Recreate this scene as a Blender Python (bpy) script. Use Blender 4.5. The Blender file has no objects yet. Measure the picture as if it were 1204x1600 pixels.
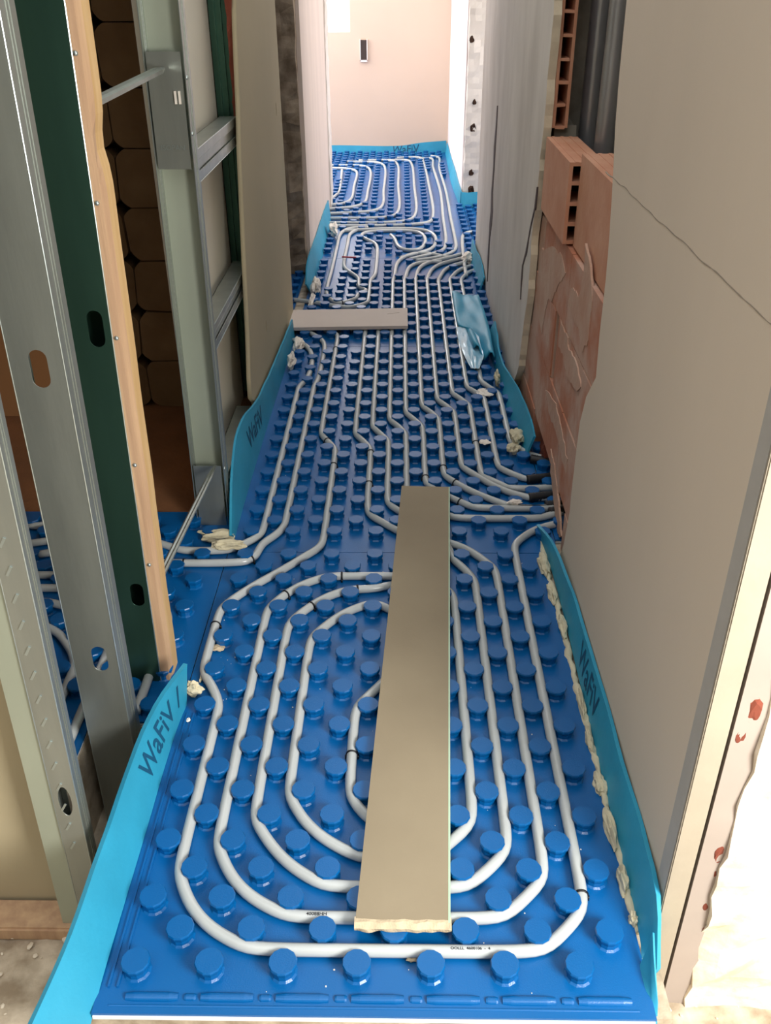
import bpy, bmesh, math, random
from mathutils import Vector, Matrix, noise
C = bpy.context.scene.collection
R = random.Random(7)

# ------------------------------------------------------------------ camera
CAM_F, CAM_TH, CAM_YAW, CAM_ROLL, CAM_H = 1400.0, .5386, -.018, -.0065, 1.164
cy, sy = math.cos(CAM_YAW), math.sin(CAM_YAW)
FWD = Vector((sy*math.cos(CAM_TH), cy*math.cos(CAM_TH), -math.sin(CAM_TH)))
_r = Vector((cy, -sy, 0)); _u = _r.cross(FWD)
RGT = math.cos(CAM_ROLL)*_r + math.sin(CAM_ROLL)*_u
UPV = -math.sin(CAM_ROLL)*_r + math.cos(CAM_ROLL)*_u
cam_d = bpy.data.cameras.new('camera'); cam = bpy.data.objects.new('camera', cam_d); C.objects.link(cam)
M = Matrix((RGT, UPV, -FWD)).transposed().to_4x4(); M.translation = Vector((0, 0, CAM_H)); cam.matrix_world = M
cam_d.sensor_fit = 'VERTICAL'; cam_d.sensor_height = 24.0; cam_d.lens = CAM_F/1600*24
cam_d.clip_start = .05; bpy.context.scene.camera = cam

# ------------------------------------------------------------------ world, light, exposure
vs = bpy.context.scene.view_settings
vs.view_transform = 'Standard'; vs.look = 'None'; vs.gamma = 1; vs.use_curve_mapping = False
vs.exposure = 0.86
w = bpy.data.worlds.new('world'); bpy.context.scene.world = w; w.use_nodes = True
bg = w.node_tree.nodes['Background']; bg.inputs[0].default_value = (.95, .97, 1, 1); bg.inputs[1].default_value = 1.08

def area(name, loc, target, sx, sy_, power, col=(1, 1, 1)):
    d = bpy.data.lights.new(name, 'AREA'); d.shape = 'RECTANGLE'; d.size = sx; d.size_y = sy_
    d.energy = power; d.color = col
    o = bpy.data.objects.new(name, d); C.objects.link(o); o.location = loc
    o.rotation_euler = (Vector(target)-Vector(loc)).to_track_quat('-Z', 'Y').to_euler()
    return o
area('daylight_from_rear_opening', (1.0, -.2, .95), (.1, .8, 0), .6, .6, 30, (1, .97, .92))
area('daylight_far_room_side_window', (-2.2, 6.4, 1.5), (.3, 6.4, .5), 1.4, 1.5, 30, (1, .97, .95))
area('daylight_far_window', (-.9, 7.28, 1.35), (-.4, 4.5, 0), 1.0, 1.0, 16, (.95, .97, 1))
area('daylight_right_doorway', (1.5, 5.0, 1.3), (-.4, 4.8, .4), 1.0, 1.4, 12, (1, .95, .93))
area('daylight_left_of_right_room', (1.3, 2.1, .9), (.5, 2.05, 0), .6, .6, 7, (.85, .93, 1))

# ------------------------------------------------------------------ helpers
def ray(u, v): return FWD*CAM_F + RGT*(u-602) - UPV*(v-800)
def at(u, v, z=0.0):                      # point of the floor plane (or a plane parallel to it)
    d = ray(u, v); return Vector((0, 0, CAM_H)) + d*((z-CAM_H)/d.z)
def onx(u, v, x):
    d = ray(u, v); return Vector((0, 0, CAM_H)) + d*(x/d.x)
def ony(u, v, y):
    d = ray(u, v); return Vector((0, 0, CAM_H)) + d*(y/d.y)

def srgb(r, g, b):
    f = lambda c: (c/255/12.92) if c/255 <= .04045 else ((c/255+.055)/1.055)**2.4
    return (f(r), f(g), f(b), 1)

def mat(name, col, rough=.6, metal=0, nscale=6, namt=.12, bump=0, bscale=60, col2=None, spec=.5, coat=0, stretch=None, c2pos=(.35, .7), trans=0):
    m = bpy.data.materials.new(name); m.use_nodes = True; nt = m.node_tree; n = nt.nodes; L = nt.links
    b = n['Principled BSDF']; b.inputs['Roughness'].default_value = rough; b.inputs['Metallic'].default_value = metal
    b.inputs['Specular IOR Level'].default_value = spec; b.inputs['Coat Weight'].default_value = coat
    if trans:
        b.inputs['Subsurface Weight'].default_value = trans; b.inputs['Subsurface Radius'].default_value = (.01, .01, .01); b.inputs['Subsurface Scale'].default_value = .5
    tc = n.new('ShaderNodeTexCoord'); src = tc.outputs['Object']
    if stretch:
        mp = n.new('ShaderNodeMapping'); mp.inputs['Scale'].default_value = stretch; L.new(src, mp.inputs[0]); src = mp.outputs[0]
    nz = n.new('ShaderNodeTexNoise'); nz.inputs['Scale'].default_value = nscale; nz.inputs['Detail'].default_value = 6; L.new(src, nz.inputs['Vector'])
    rp = n.new('ShaderNodeValToRGB'); L.new(nz.outputs['Fac'], rp.inputs[0])
    rp.color_ramp.elements[0].position = c2pos[0]; rp.color_ramp.elements[1].position = c2pos[1]
    c1 = col; c2 = col2 or tuple(min(1, c*(1+namt)) for c in col[:3])+(1,)
    if not col2: c1 = tuple(c*(1-namt) for c in col[:3])+(1,)
    rp.color_ramp.elements[0].color = c1; rp.color_ramp.elements[1].color = c2
    L.new(rp.outputs[0], b.inputs['Base Color'])
    if bump:
        n2 = n.new('ShaderNodeTexNoise'); n2.inputs['Scale'].default_value = bscale; n2.inputs['Detail'].default_value = 5; L.new(src, n2.inputs['Vector'])
        bp = n.new('ShaderNodeBump'); bp.inputs['Strength'].default_value = bump; bp.inputs['Distance'].default_value = .004
        L.new(n2.outputs['Fac'], bp.inputs['Height']); L.new(bp.outputs[0], b.inputs['Normal'])
    return m

M_blue = mat('blue_foil', srgb(0, 88, 150), .30, 0, 4, .06, .10, 450, spec=.45)
M_eps = mat('white_foam_backing', srgb(225, 232, 235), .8)
M_pipe = mat('milky_pipe', srgb(178, 183, 182), .22, 0, 14, .05, spec=.6)
M_strip = mat('cyan_foam', srgb(44, 150, 184), .5, 0, 7, .10, .12, 90)
M_sleeve = mat('black_sleeve', srgb(22, 22, 25), .5)
M_clip = mat('black_clip', srgb(14, 14, 18), .4)
M_ink = mat('dark_teal_print', srgb(12, 78, 112), .6)
M_pb = mat('plasterboard_paper', srgb(218, 203, 182), .8, 0, 3, .05, .04, 200, stretch=(1, .6, .25))
M_pbgrey = mat('board_edge_grey', srgb(180, 176, 168), .8, 0, 20, .05)
M_cream = mat('cream_plaster', srgb(162, 152, 134), .85, 0, 9, .07, .2, 40)
M_greyboard = mat('grey_board', srgb(160, 148, 138), .85, 0, 9, .06, .1, 40)
M_rough = mat('broken_white_plaster', srgb(205, 190, 165), .9, 0, 14, .1, 1.0, 35, col2=srgb(246, 238, 222))
M_gplaster = mat('grey_old_plaster', srgb(208, 200, 190), .85, 0, 4, .1, .25, 22, col2=srgb(230, 223, 214), stretch=(1, 1.2, .6))
M_white = mat('white_plaster', srgb(232, 222, 220), .85, 0, 4, .03, .1, 30)
M_pinkw = mat('smooth_pinkish_plaster', srgb(214, 198, 186), .8, 0, 4, .05, .1, 30, stretch=(1, 3, .4))
M_farw = mat('cream_far_wall', srgb(214, 192, 172), .85, 0, 2, .03)
M_brick = mat('terracotta', srgb(196, 136, 104), .8, 0, 9, .1, .25, 60, col2=srgb(208, 156, 126))
M_brickdark = mat('terracotta_deep', srgb(120, 58, 40), .9, 0, 12, .15, .5, 60)
M_mortar = mat('pinkish_mortar', srgb(190, 148, 124), .9, 0, 8, .1, .7, 35, col2=srgb(198, 168, 148))
M_darkgap = mat('cavity_shade_brown', srgb(40, 26, 20), .95)  # flat dark brown painting the shade of gaps, cells and unlit spaces
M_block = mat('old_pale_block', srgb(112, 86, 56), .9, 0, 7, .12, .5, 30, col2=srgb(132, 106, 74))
M_pit = mat('dark_mortar_and_hole_shade', srgb(58, 36, 22), .95, 0, 10, .2, .5, 30)
M_brown = mat('brown_panel', srgb(134, 92, 54), .8, 0, 3, .08)
M_dirt = mat('brown_screed', srgb(128, 84, 50), .9, 0, 6, .15, .5, 60)
M_zinc = mat('galvanised_steel', srgb(162, 168, 162), .34, .75, 8, .1, .05, 60, stretch=(3, 3, .5))
M_zincd = mat('galvanised_steel_dark_reflection', srgb(66, 100, 86), .34, .8, 5, .12, .03, 50, stretch=(3, 3, .5))  # same zinc, darkened and greened to paint in the dim room's reflections
M_zincp = mat('pale_galvanised_steel', srgb(176, 184, 166), .5, .45, 5, .06, 0)
M_bright = mat('bright_steel_edge', srgb(180, 192, 190), .3, .8, 20, .05)
M_wood = mat('pale_pine', srgb(196, 160, 108), .65, 0, 10, .1, .2, 30, col2=srgb(208, 176, 128), stretch=(6, 6, .35))
M_wood2 = mat('pine_side', srgb(176, 142, 112), .7, 0, 10, .1, .2, 30, col2=srgb(200, 166, 130), stretch=(6, 6, .35))
M_plank = mat('board_offcut_paper', srgb(138, 125, 102), .75, 0, 3, .06, .06, 300, col2=srgb(154, 141, 116))
M_plank2 = mat('grey_offcut_paper', srgb(205, 192, 182), .75, 0, 4, .05)
M_greenedge = mat('pale_green_edge', srgb(178, 204, 176), .7)
M_gypsum = mat('broken_gypsum', srgb(196, 178, 148), .9, 0, 40, .1, .8, 80)
M_foam = mat('yellowed_foam', srgb(205, 196, 166), .9, 0, 30, .1, .8, 60)
M_foamw = mat('white_foam', srgb(236, 228, 216), .9, 0, 30, .06, .8, 60)
M_cond = mat('conduit_highlight_grey', srgb(168, 170, 174), .3, .7, 6, .1)  # black conduits painted pale grey to carry their highlights
M_concrete = mat('rubble_concrete', srgb(150, 134, 112), .95, 0, 22, .2, 1.0, 40, col2=srgb(212, 198, 176))
M_chase = mat('chase_cement', srgb(126, 120, 106), .9, 0, 12, .15, .8, 25, col2=srgb(158, 152, 138))
M_greenpb = mat('pale_green_board', srgb(236, 230, 212), .85, 0, 3, .04)
M_boardleft = mat('tan_board', srgb(178, 166, 136), .8, 0, 2, .06)
M_blk = mat('black_box', srgb(60, 48, 44), .8)
M_film = mat('clear_wrinkled_film', srgb(150, 200, 225), .15, 0, 10, .1, .6, 30, spec=.8)
M_edge = mat('broken_plaster_edge', srgb(224, 208, 180), .9, 0, 20, .08, .5, 50)
M_warm = mat('broken_block_end', srgb(120, 102, 82), .9, 0, 16, .15, .9, 40, col2=srgb(178, 160, 138))
M_crack = mat('crack_shadow', srgb(96, 82, 80), .95)
M_lowb = mat('mortar_smeared_brick', srgb(184, 120, 90), .9, 0, 7, .1, .5, 45, col2=srgb(196, 160, 140), c2pos=(.42, .6))
M_joint = mat('pencil_grey', srgb(160, 148, 132), .9)

def tag(o, label=None, cat=None, group=None, kind=None):
    if label: o['label'] = label
    if cat: o['category'] = cat
    if group: o['group'] = group
    if kind: o['kind'] = kind
    return o

def obj(name, bm, m, parent=None, smooth=False, mats=None):
    bmesh.ops.recalc_face_normals(bm, faces=bm.faces)
    me = bpy.data.meshes.new(name); bm.to_mesh(me); bm.free()
    for x in (mats or [m]): me.materials.append(x)
    if smooth:
        for p in me.polygons: p.use_smooth = True
    o = bpy.data.objects.new(name, me); C.objects.link(o)
    if parent: o.parent = parent; o.matrix_parent_inverse = parent.matrix_world.inverted()
    return o

def empty(name, loc, label, cat, group=None):
    o = bpy.data.objects.new(name, None); C.objects.link(o); o.location = loc; o.matrix_world = Matrix.Translation(Vector(loc))
    o.empty_display_size = .05
    return tag(o, label, cat, group)

def hexa(bm, p, mi=0):                     # p: 8 corners, bottom 4 then top 4
    vs_ = [bm.verts.new(q) for q in p]
    for f in ((0, 3, 2, 1), (4, 5, 6, 7), (0, 1, 5, 4), (1, 2, 6, 5), (2, 3, 7, 6), (3, 0, 4, 7)):
        bm.faces.new([vs_[i] for i in f]).material_index = mi

def box(bm, x0, x1, y0, y1, z0, z1, mi=0):
    hexa(bm, [(x0, y0, z0), (x1, y0, z0), (x1, y1, z0), (x0, y1, z0), (x0, y0, z1), (x1, y0, z1), (x1, y1, z1), (x0, y1, z1)], mi)

def boxes(name, m, lst, parent=None, bevel=0, mats=None):
    bm = bmesh.new()
    for b in lst: box(bm, *b)
    if bevel: bmesh.ops.bevel(bm, geom=bm.edges[:], offset=bevel, segments=2, affect='EDGES', profile=.6)
    return obj(name, bm, m, parent, mats=mats)

def catmull(P, step=.012):
    P = [Vector(p) for p in P]
    Q = [P[0]*2-P[1]] + P + [P[-1]*2-P[-2]]; out = []
    for i in range(1, len(Q)-2):
        a, b, c, d = Q[i-1:i+3]; n = max(2, int((c-b).length/step))
        t0 = 0; t1 = max((b-a).length, 1e-4)**.5; t2 = t1+max((c-b).length, 1e-4)**.5; t3 = t2+max((d-c).length, 1e-4)**.5
        for k in range(n):
            t = t1+(t2-t1)*k/n
            A1 = a*((t1-t)/(t1-t0))+b*((t-t0)/(t1-t0)); A2 = b*((t2-t)/(t2-t1))+c*((t-t1)/(t2-t1)); A3 = c*((t3-t)/(t3-t2))+d*((t-t2)/(t3-t2))
            B1 = A1*((t2-t)/(t2-t0))+A2*((t-t0)/(t2-t0)); B2 = A2*((t3-t)/(t3-t1))+A3*((t-t1)/(t3-t1))
            out.append(B1*((t2-t)/(t2-t1))+B2*((t-t1)/(t2-t1)))
    out.append(P[-1]); return out

def tube(bm, S, r, n=10, cap=True):
    rings = []; up = Vector((0, 0, 1))
    for i, p in enumerate(S):
        t = (S[min(i+1, len(S)-1)]-S[max(i-1, 0)]).normalized()
        s = t.cross(up); s = s.normalized() if s.length > 1e-3 else Vector((1, 0, 0)); q = s.cross(t)
        rr = r(i/(len(S)-1)) if callable(r) else r
        rings.append([bm.verts.new(p+s*rr*math.cos(2*math.pi*k/n)+q*rr*math.sin(2*math.pi*k/n)) for k in range(n)])
    for a, b in zip(rings, rings[1:]):
        for k in range(n): bm.faces.new((a[k], a[(k+1) % n], b[(k+1) % n], b[k]))
    if cap: bm.faces.new(rings[0][::-1]); bm.faces.new(rings[-1])

def plate(outer, holes, mapper, thick, name, m, parent=None):
    """flat plate with holes: outline in 2-D, filled, given thickness and mapped to 3-D"""
    cu = bpy.data.curves.new('outline', 'CURVE'); cu.dimensions = '2D'; cu.fill_mode = 'BOTH'; cu.extrude = thick/2
    for pts in [outer]+holes:
        s = cu.splines.new('POLY'); s.points.add(len(pts)-1)
        for q, p in zip(s.points, pts): q.co = (p[0], p[1], 0, 1)
        s.use_cyclic_u = True
    t = bpy.data.objects.new('outline', cu); C.objects.link(t)
    bpy.context.view_layer.update()
    me = bpy.data.meshes.new_from_object(t.evaluated_get(bpy.context.evaluated_depsgraph_get()))
    bpy.data.objects.remove(t); bpy.data.curves.remove(cu)
    for v in me.vertices: v.co = Vector(mapper(v.co.x, v.co.y, v.co.z))
    bm = bmesh.new(); bm.from_mesh(me); bpy.data.meshes.remove(me)
    bmesh.ops.remove_doubles(bm, verts=bm.verts, dist=1e-5)
    return obj(name, bm, m, parent)

def oval(cx, cz, rx, rz, n=20): return [(cx+rx*math.cos(2*math.pi*k/n), cz+rz*math.sin(2*math.pi*k/n)) for k in range(n)]
def slot(cx, cz, rx, h, n=8):
    a = [(cx+rx*math.cos(math.pi*k/n), cz+h/2+rx*math.sin(math.pi*k/n)) for k in range(n+1)]
    return a+[(cx+rx*math.cos(math.pi+math.pi*k/n), cz-h/2+rx*math.sin(math.pi+math.pi*k/n)) for k in range(n+1)]

def text_mesh(body, size, mapper, parent, name='printed_lettering', m=None, label=None):
    cu = bpy.data.curves.new('lettering', 'FONT'); cu.body = body; cu.size = size; cu.align_x = 'CENTER'; cu.align_y = 'CENTER'; cu.resolution_u = 3
    cu.offset = size*.012
    t = bpy.data.objects.new('lettering', cu); C.objects.link(t); bpy.context.view_layer.update()
    me = bpy.data.meshes.new_from_object(t.evaluated_get(bpy.context.evaluated_depsgraph_get()))
    bpy.data.objects.remove(t); bpy.data.curves.remove(cu)
    for v in me.vertices: v.co = Vector(mapper(v.co.x, v.co.y))
    bm = bmesh.new(); bm.from_mesh(me); bpy.data.meshes.remove(me)
    o = obj(name, bm, m or M_ink, parent)
    if label: o['label'] = label
    return o

def rough(o, amp, scale, cuts=0, seed=0, axes=(1, 1, 1)):
    """subdivide and jitter a mesh so that it reads as broken material"""
    bm = bmesh.new(); bm.from_mesh(o.data)
    for _ in range(cuts): bmesh.ops.subdivide_edges(bm, edges=bm.edges[:], cuts=1, use_grid_fill=True)
    for v in bm.verts:
        d = noise.noise_vector(v.co*scale+Vector((seed, seed*2, 0)))
        v.co += Vector((d.x*axes[0], d.y*axes[1], d.z*axes[2]))*amp
    bm.to_mesh(o.data); bm.free(); return o

def grid_block(name, m, x0, x1, y0, y1, z0, z1, step, amp, scale, parent=None, seed=0, axes=(1, 1, 1), shear=None):
    """box whose faces are finely divided and displaced: broken plaster, masonry"""
    bm = bmesh.new(); box(bm, x0, x1, y0, y1, z0, z1)
    for ax, (a, b) in enumerate(((x0, x1), (y0, y1), (z0, z1))):
        n = int((b-a)/step)
        for k in range(1, n):
            co = [0, 0, 0]; co[ax] = a+(b-a)*k/n; no = [0, 0, 0]; no[ax] = 1
            bmesh.ops.bisect_plane(bm, geom=bm.verts[:]+bm.edges[:]+bm.faces[:], plane_co=co, plane_no=no)
    for v in bm.verts:
        d = noise.noise_vector(v.co*scale+Vector((seed, seed*2, 0)))*.65+noise.noise_vector(v.co*scale*3+Vector((seed, 0, 7)))*.35
        v.co += Vector((d.x*axes[0], d.y*axes[1], d.z*axes[2]))*amp
        if shear: v.co.y += shear*v.co.z
    return obj(name, bm, m, parent)

# ------------------------------------------------------------------ the setting
def struct(o, label=None): o['kind'] = 'structure'; 
boxes_s = lambda name, m, lst, **k: tag(boxes(name, m, lst, **k), kind='structure')

# rough concrete floor
bm = bmesh.new(); nx, ny = 130, 70
vv = [[bm.verts.new((-1.0+2.2*i/nx, -.1+1.1*j/ny, -.190+.011*noise.noise(Vector((i*.21, j*.21, 0)))+.006*noise.noise(Vector((i*.7, j*.7, 3))))) for i in range(nx+1)] for j in range(ny+1)]
for j in range(ny):
    for i in range(nx): bm.faces.new((vv[j][i], vv[j][i+1], vv[j+1][i+1], vv[j+1][i]))
tag(obj('floor', bm, M_concrete, smooth=True), kind='structure')
boxes_s('floor', M_concrete, [(-3, 3, -3, .98, -.26, -.206)])
boxes_s('floor', M_concrete, [(-.425, .36, .672, .98, -.25, -.0105), (-3, -.562, .985, 1.199, -.25, -.0125), (-3, -.427, 1.199, 9, -.25, -.0125), (-.562, -.427, .96, 1.199, -.25, -.192), (-.427, 3, .982, 9, -.25, -.0115)])
boxes_s('added_rear_wall', M_cream, [(-1.9, 2.0, -1.7, -1.6, -.1, 2.4), (-1.9, -1.8, -1.6, .9, -.1, 2.4), (1.9, 2.0, -1.6, .9, -.1, 2.4)])  # unseen walls added to shut out sky light behind the camera
boxes_s('floor', M_dirt, [(-1.8, -.43, 1.95, 2.75, -.06, -.006)])

# back wall of the side room: old blocks with dark pits at their corners
bm = bmesh.new()
for i in range(-4, 1):
    for k in range(0, 16):
        x0 = -.785+.25*i; z0 = -.003+.153*k; s = R.uniform(-.006, .006)
        b2 = bmesh.new(); box(b2, x0+.002, x0+.248, 2.6+s, 2.75, z0+.002, z0+.151)
        ed = [e for e in b2.edges if abs(e.verts[0].co.y-e.verts[1].co.y) > .05]
        bmesh.ops.bevel(b2, geom=ed, offset=.026, segments=4, affect='EDGES', profile=.35)
        mt = bpy.data.meshes.new('t'); b2.to_mesh(mt); b2.free(); bm.from_mesh(mt); bpy.data.meshes.remove(mt)
for v in bm.verts:
    v.co += noise.noise_vector(v.co*9)*.012
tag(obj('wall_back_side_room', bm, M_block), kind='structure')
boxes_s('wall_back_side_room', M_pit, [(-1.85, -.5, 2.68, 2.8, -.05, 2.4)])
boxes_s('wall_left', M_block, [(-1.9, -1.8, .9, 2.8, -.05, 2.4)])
boxes_s('added_ceiling', M_cream, [(-1.9, -.53, .95, 2.8, 2.4, 2.45)])  # unseen cover added to darken the side room

# corridor, left: room divider walls further back
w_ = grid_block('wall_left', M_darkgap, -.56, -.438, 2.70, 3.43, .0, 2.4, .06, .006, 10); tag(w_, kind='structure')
w_ = grid_block('wall_left', M_warm, -.535, -.425, 4.07, 5.62, .0, 2.4, .04, .022, 16, axes=(.35, 1, 1)); tag(w_, kind='structure')
boxes_s('wall_left', M_pinkw, [(-.43, -.408, 4.11, 5.40, .0, 2.4)])
w_ = grid_block('trim_1', M_gplaster, -.428, -.402, 5.40, 5.60, .0, 2.4, .04, .009, 18); tag(w_, kind='structure')
boxes_s('wall_left', M_darkgap, [(-1.7, -.56, 3.38, 3.42, -.05, 2.4), (-1.7, -1.66, 3.42, 5.5, -.05, 2.4), (-1.7, -.545, 5.5, 5.55, -.05, 2.4)])  # room behind the doorway, its darkness painted onto the walls
boxes_s('added_ceiling', M_darkgap, [(-1.7, -.50, 3.42, 5.5, 2.4, 2.44)])  # unseen cover added to keep the doorway room dark
# far room
plate([(-2.5, -.05), (.6, -.05), (.6, 2.4), (-2.5, 2.4)], [[(-1.45, .82), (-.365, .82), (-.365, 2.05), (-1.45, 2.05)]],
      lambda a, b, c: (a, 7.42+c, b), .14, 'wall_far', M_farw)['kind'] = 'structure'
plate([(-1.45, .82), (-.365, .82), (-.365, 2.05), (-1.45, 2.05)], [[(-1.41, .86), (-.93, .86), (-.93, 2.01), (-1.41, 2.01)], [(-.88, .86), (-.405, .86), (-.405, 2.01), (-.88, 2.01)]],
      lambda a, b, c: (a, 7.45+c, b), .04, 'window_1', M_white)['kind'] = 'structure'
boxes_s('wall_left', M_white, [(-2.56, -2.5, 5.55, 7.5, -.05, 2.4)])
boxes_s('wall_left', M_white, [(-2.5, -.545, 5.55, 5.6, -.05, 2.4)])
boxes_s('wall_right', M_white, [(.362, .50, 5.52, 7.42, -.05, 2.4)])
# jamb of the right doorway, rough
w_ = grid_block('wall_right', M_gplaster, .368, .56, 5.46, 5.53, .055, 2.4, .03, .010, 22); tag(w_, kind='structure')
# right room behind the doorway
boxes_s('wall_right', M_white, [(1.9, 1.96, .9, 5.6, -.05, 2.4), (.56, 1.9, 5.5, 5.56, -.05, 2.4)])
# grey plastered wall, with the hollow bricks of its core showing at the near end
bm = bmesh.new()
prof = [(2.80, -.02), (2.70, .03), (2.60, .13), (2.58, .24), (2.53, .38), (2.54, .55), (2.50, .66), (2.49, .76), (2.47, .84), (2.475, .95), (2.46, 1.05), (2.47, 1.2), (2.46, 1.6), (2.47, 2.4)]
def yedge(z):
    for (a, za), (b, zb) in zip(prof, prof[1:]):
        if za <= z <= zb: return a+(b-a)*(z-za)/(zb-za)
    return prof[0][0] if z < 0 else prof[-1][0]
nz_, ny_ = 90, 44
F = []; B = []
for k in range(nz_+1):
    z = -.02+2.42*(k/nz_)**1.25; y0 = yedge(z)+.010*noise.noise(Vector((0, 0, z*30))); ra = []; rb = []
    for j in range(ny_+1):
        y = y0+(4.42-y0)*j/ny_
        dx = .0012*noise.noise(Vector((y*3, 0, z*3)))+.0008*noise.noise(Vector((y*20, 2, z*14)))
        ra.append(bm.verts.new((.366+dx, y, z))); rb.append(bm.verts.new((.386, y, z)))
    F.append(ra); B.append(rb)
for k in range(nz_):
    for j in range(ny_):
        bm.faces.new((F[k][j], F[k][j+1], F[k+1][j+1], F[k+1][j]))
    bm.faces.new((F[k][0], F[k+1][0], B[k+1][0], B[k][0])).material_index = 1
    bm.faces.new((F[k][-1], F[k+1][-1], B[k+1][-1], B[k][-1]))
tag(obj('wall_right', bm, M_gplaster, mats=[M_gplaster, M_edge]), kind='structure')
boxes_s('wall_right', M_gplaster, [(.386, .50, 2.86, 4.42, -.02, 2.4)])
# cracks running up the grey wall
for nm, pts in (('trim_2', [((776, 165), .6), ((774, 195), 1.6), ((771, 230), 2.4), ((770, 262), 1.4), ((767, 300), 2.0), ((766, 330), 3.2), ((764, 352), 3.4), ((763, 372), 1.6), ((761, 405), 1.8), ((760, 440), .8)]),
                ('trim_3', [((838, 292), .6), ((834, 325), 1.6), ((828, 352), .9), ((824, 375), 1.0), ((820, 395), 2.0), ((815, 415), 1.0), ((813, 440), 1.4), ((812, 468), .6)])):
    bm = bmesh.new(); prev = None
    for (uv, wd) in pts:
        p = onx(uv[0], uv[1], .364); q = onx(uv[0]+wd, uv[1], .364)
        for s in (p, q): s.x = .3645
        r4 = [bm.verts.new((.3638, p.y, p.z)), bm.verts.new((.3638, q.y, q.z)), bm.verts.new((.368, q.y, q.z)), bm.verts.new((.368, p.y, p.z))]
        if prev:
            for a in range(4): bm.faces.new((prev[a], prev[(a+1) % 4], r4[(a+1) % 4], r4[a]))
        else: bm.faces.new(r4)
        prev = r4
    bm.faces.new(prev[::-1]); tag(obj(nm, bm, M_crack), kind='structure')

def cells(name, m, y0, y1, x0, x1, zs, parent=None, wall=.007, depth=.16):
    """hollow clay core seen end-on: webs between open cells, closed further in"""
    bm = bmesh.new()
    box(bm, x0, x0+wall, y0, y1, zs[0], zs[-1]); box(bm, x1-wall, x1, y0, y1, zs[0], zs[-1])
    for z in zs: box(bm, x0+wall, x1-wall, y0+.001, y1, z-wall/2, z+wall/2)
    box(bm, x0+wall, x1-wall, min(y0+depth, y1-.01), y1, zs[0], zs[-1])
    return obj(name, bm, m, parent)
o = cells('wall_right', M_brick, 2.475, 2.90, .388, .425, [.83+.052*k for k in range(0, 32)]); rough(o, .003, 40); tag(o, kind='structure')
o = grid_block('trim_4', M_chase, .40, .455, 2.50, 2.86, .28, .83, .04, .008, 20); tag(o, kind='structure')
# chase: cement back and side
w_ = grid_block('wall_right', M_chase, .545, .62, 1.5, 2.95, .1, 2.4, .05, .010, 9); tag(w_, kind='structure')
w_ = grid_block('trim_5', M_chase, .43, .56, 2.64, 2.92, .10, 2.4, .05, .012, 14); tag(w_, kind='structure')

# low wall of hollow bricks under the chase (courses, with one open joint)
bm = bmesh.new()
def lowbrick(y0, y1, z0, z1, mi=0, x0=.386):
    j = R.uniform(-.0015, .0015); box(bm, x0+j, .463, y0+.003, y1-.003, z0+.003, z1-.003, mi)
lowbrick(1.60, 2.02, .455, .632); lowbrick(2.02, 2.42, .455, .632)
lowbrick(1.60, 1.78, .278, .455); lowbrick(1.78, 2.118, .278, .455); lowbrick(2.160, 2.52, .278, .455)
lowbrick(1.60, 1.95, .09, .278); lowbrick(1.95, 2.31, .09, .278); lowbrick(2.31, 2.64, .10, .278)
lowbrick(1.60, 1.80, -.05, .09); lowbrick(2.36, 2.75, -.02, .10)
obj_low = obj('wall_right', bm, M_lowb); tag(obj_low, kind='structure')
bm = bmesh.new(); box(bm, .389, .460, 1.60, 2.115, .085, .625); box(bm, .389, .460, 2.16, 2.60, .085, .60); box(bm, .446, .46, 2.10, 2.17, .10, .62)
tag(obj('wall_right', bm, M_mortar), kind='structure')
# mortar smeared over the brick faces
def smear(pts, th=.0016, name='trim_6', m=None, x=.3845):
    bm = bmesh.new(); P0 = [onx(u, v, x) for u, v in pts]; P = []
    for a_, b_ in zip(P0, P0[1:]+P0[:1]):
        for t_ in range(5):
            c_ = a_.lerp(b_, t_/5); d_ = noise.noise_vector(c_*45)*.012; P.append(Vector((c_.x, c_.y+d_.y, c_.z+d_.z)))
    a = [bm.verts.new((x-th*.6, p.y, p.z)) for p in P]; b = [bm.verts.new((x+.004, p.y, p.z)) for p in P]
    bm.faces.new(a); bm.faces.new(b[::-1])
    for i in range(len(a)): bm.faces.new((a[i], a[(i+1) % len(a)], b[(i+1) % len(a)], b[i]))
    o = obj(name, bm, m or M_mortar); bmm = bmesh.new(); bmm.from_mesh(o.data); bmesh.ops.triangulate(bmm, faces=[f for f in bmm.faces if len(f.verts) > 4])
    bmm.to_mesh(o.data); bmm.free(); tag(o, kind='structure'); return o
smear([(846, 390), (862, 384), (878, 402), (884, 425), (872, 446), (862, 470), (856, 470), (846, 520), (838, 470), (842, 420)])
smear([(876, 500), (884, 520), (890, 548), (901, 570), (908, 606), (900, 612), (888, 590), (880, 560), (873, 540)])
smear([(914, 380), (922, 420), (926, 470), (916, 540), (909, 548), (904, 520), (896, 500), (888, 470), (892, 450), (906, 462), (912, 430)])
smear([(852, 610), (868, 628), (876, 668), (886, 716), (884, 740), (874, 700), (866, 668), (858, 650)])
smear([(860, 700), (866, 730), (872, 780), (876, 838), (871, 836), (866, 790), (860, 740)])
tag(boxes('joint_shade', M_darkgap, [(.43, .445, 2.10, 2.18, .27, .46)]), kind='structure')  # dark box painting the shade inside the open joint

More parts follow.
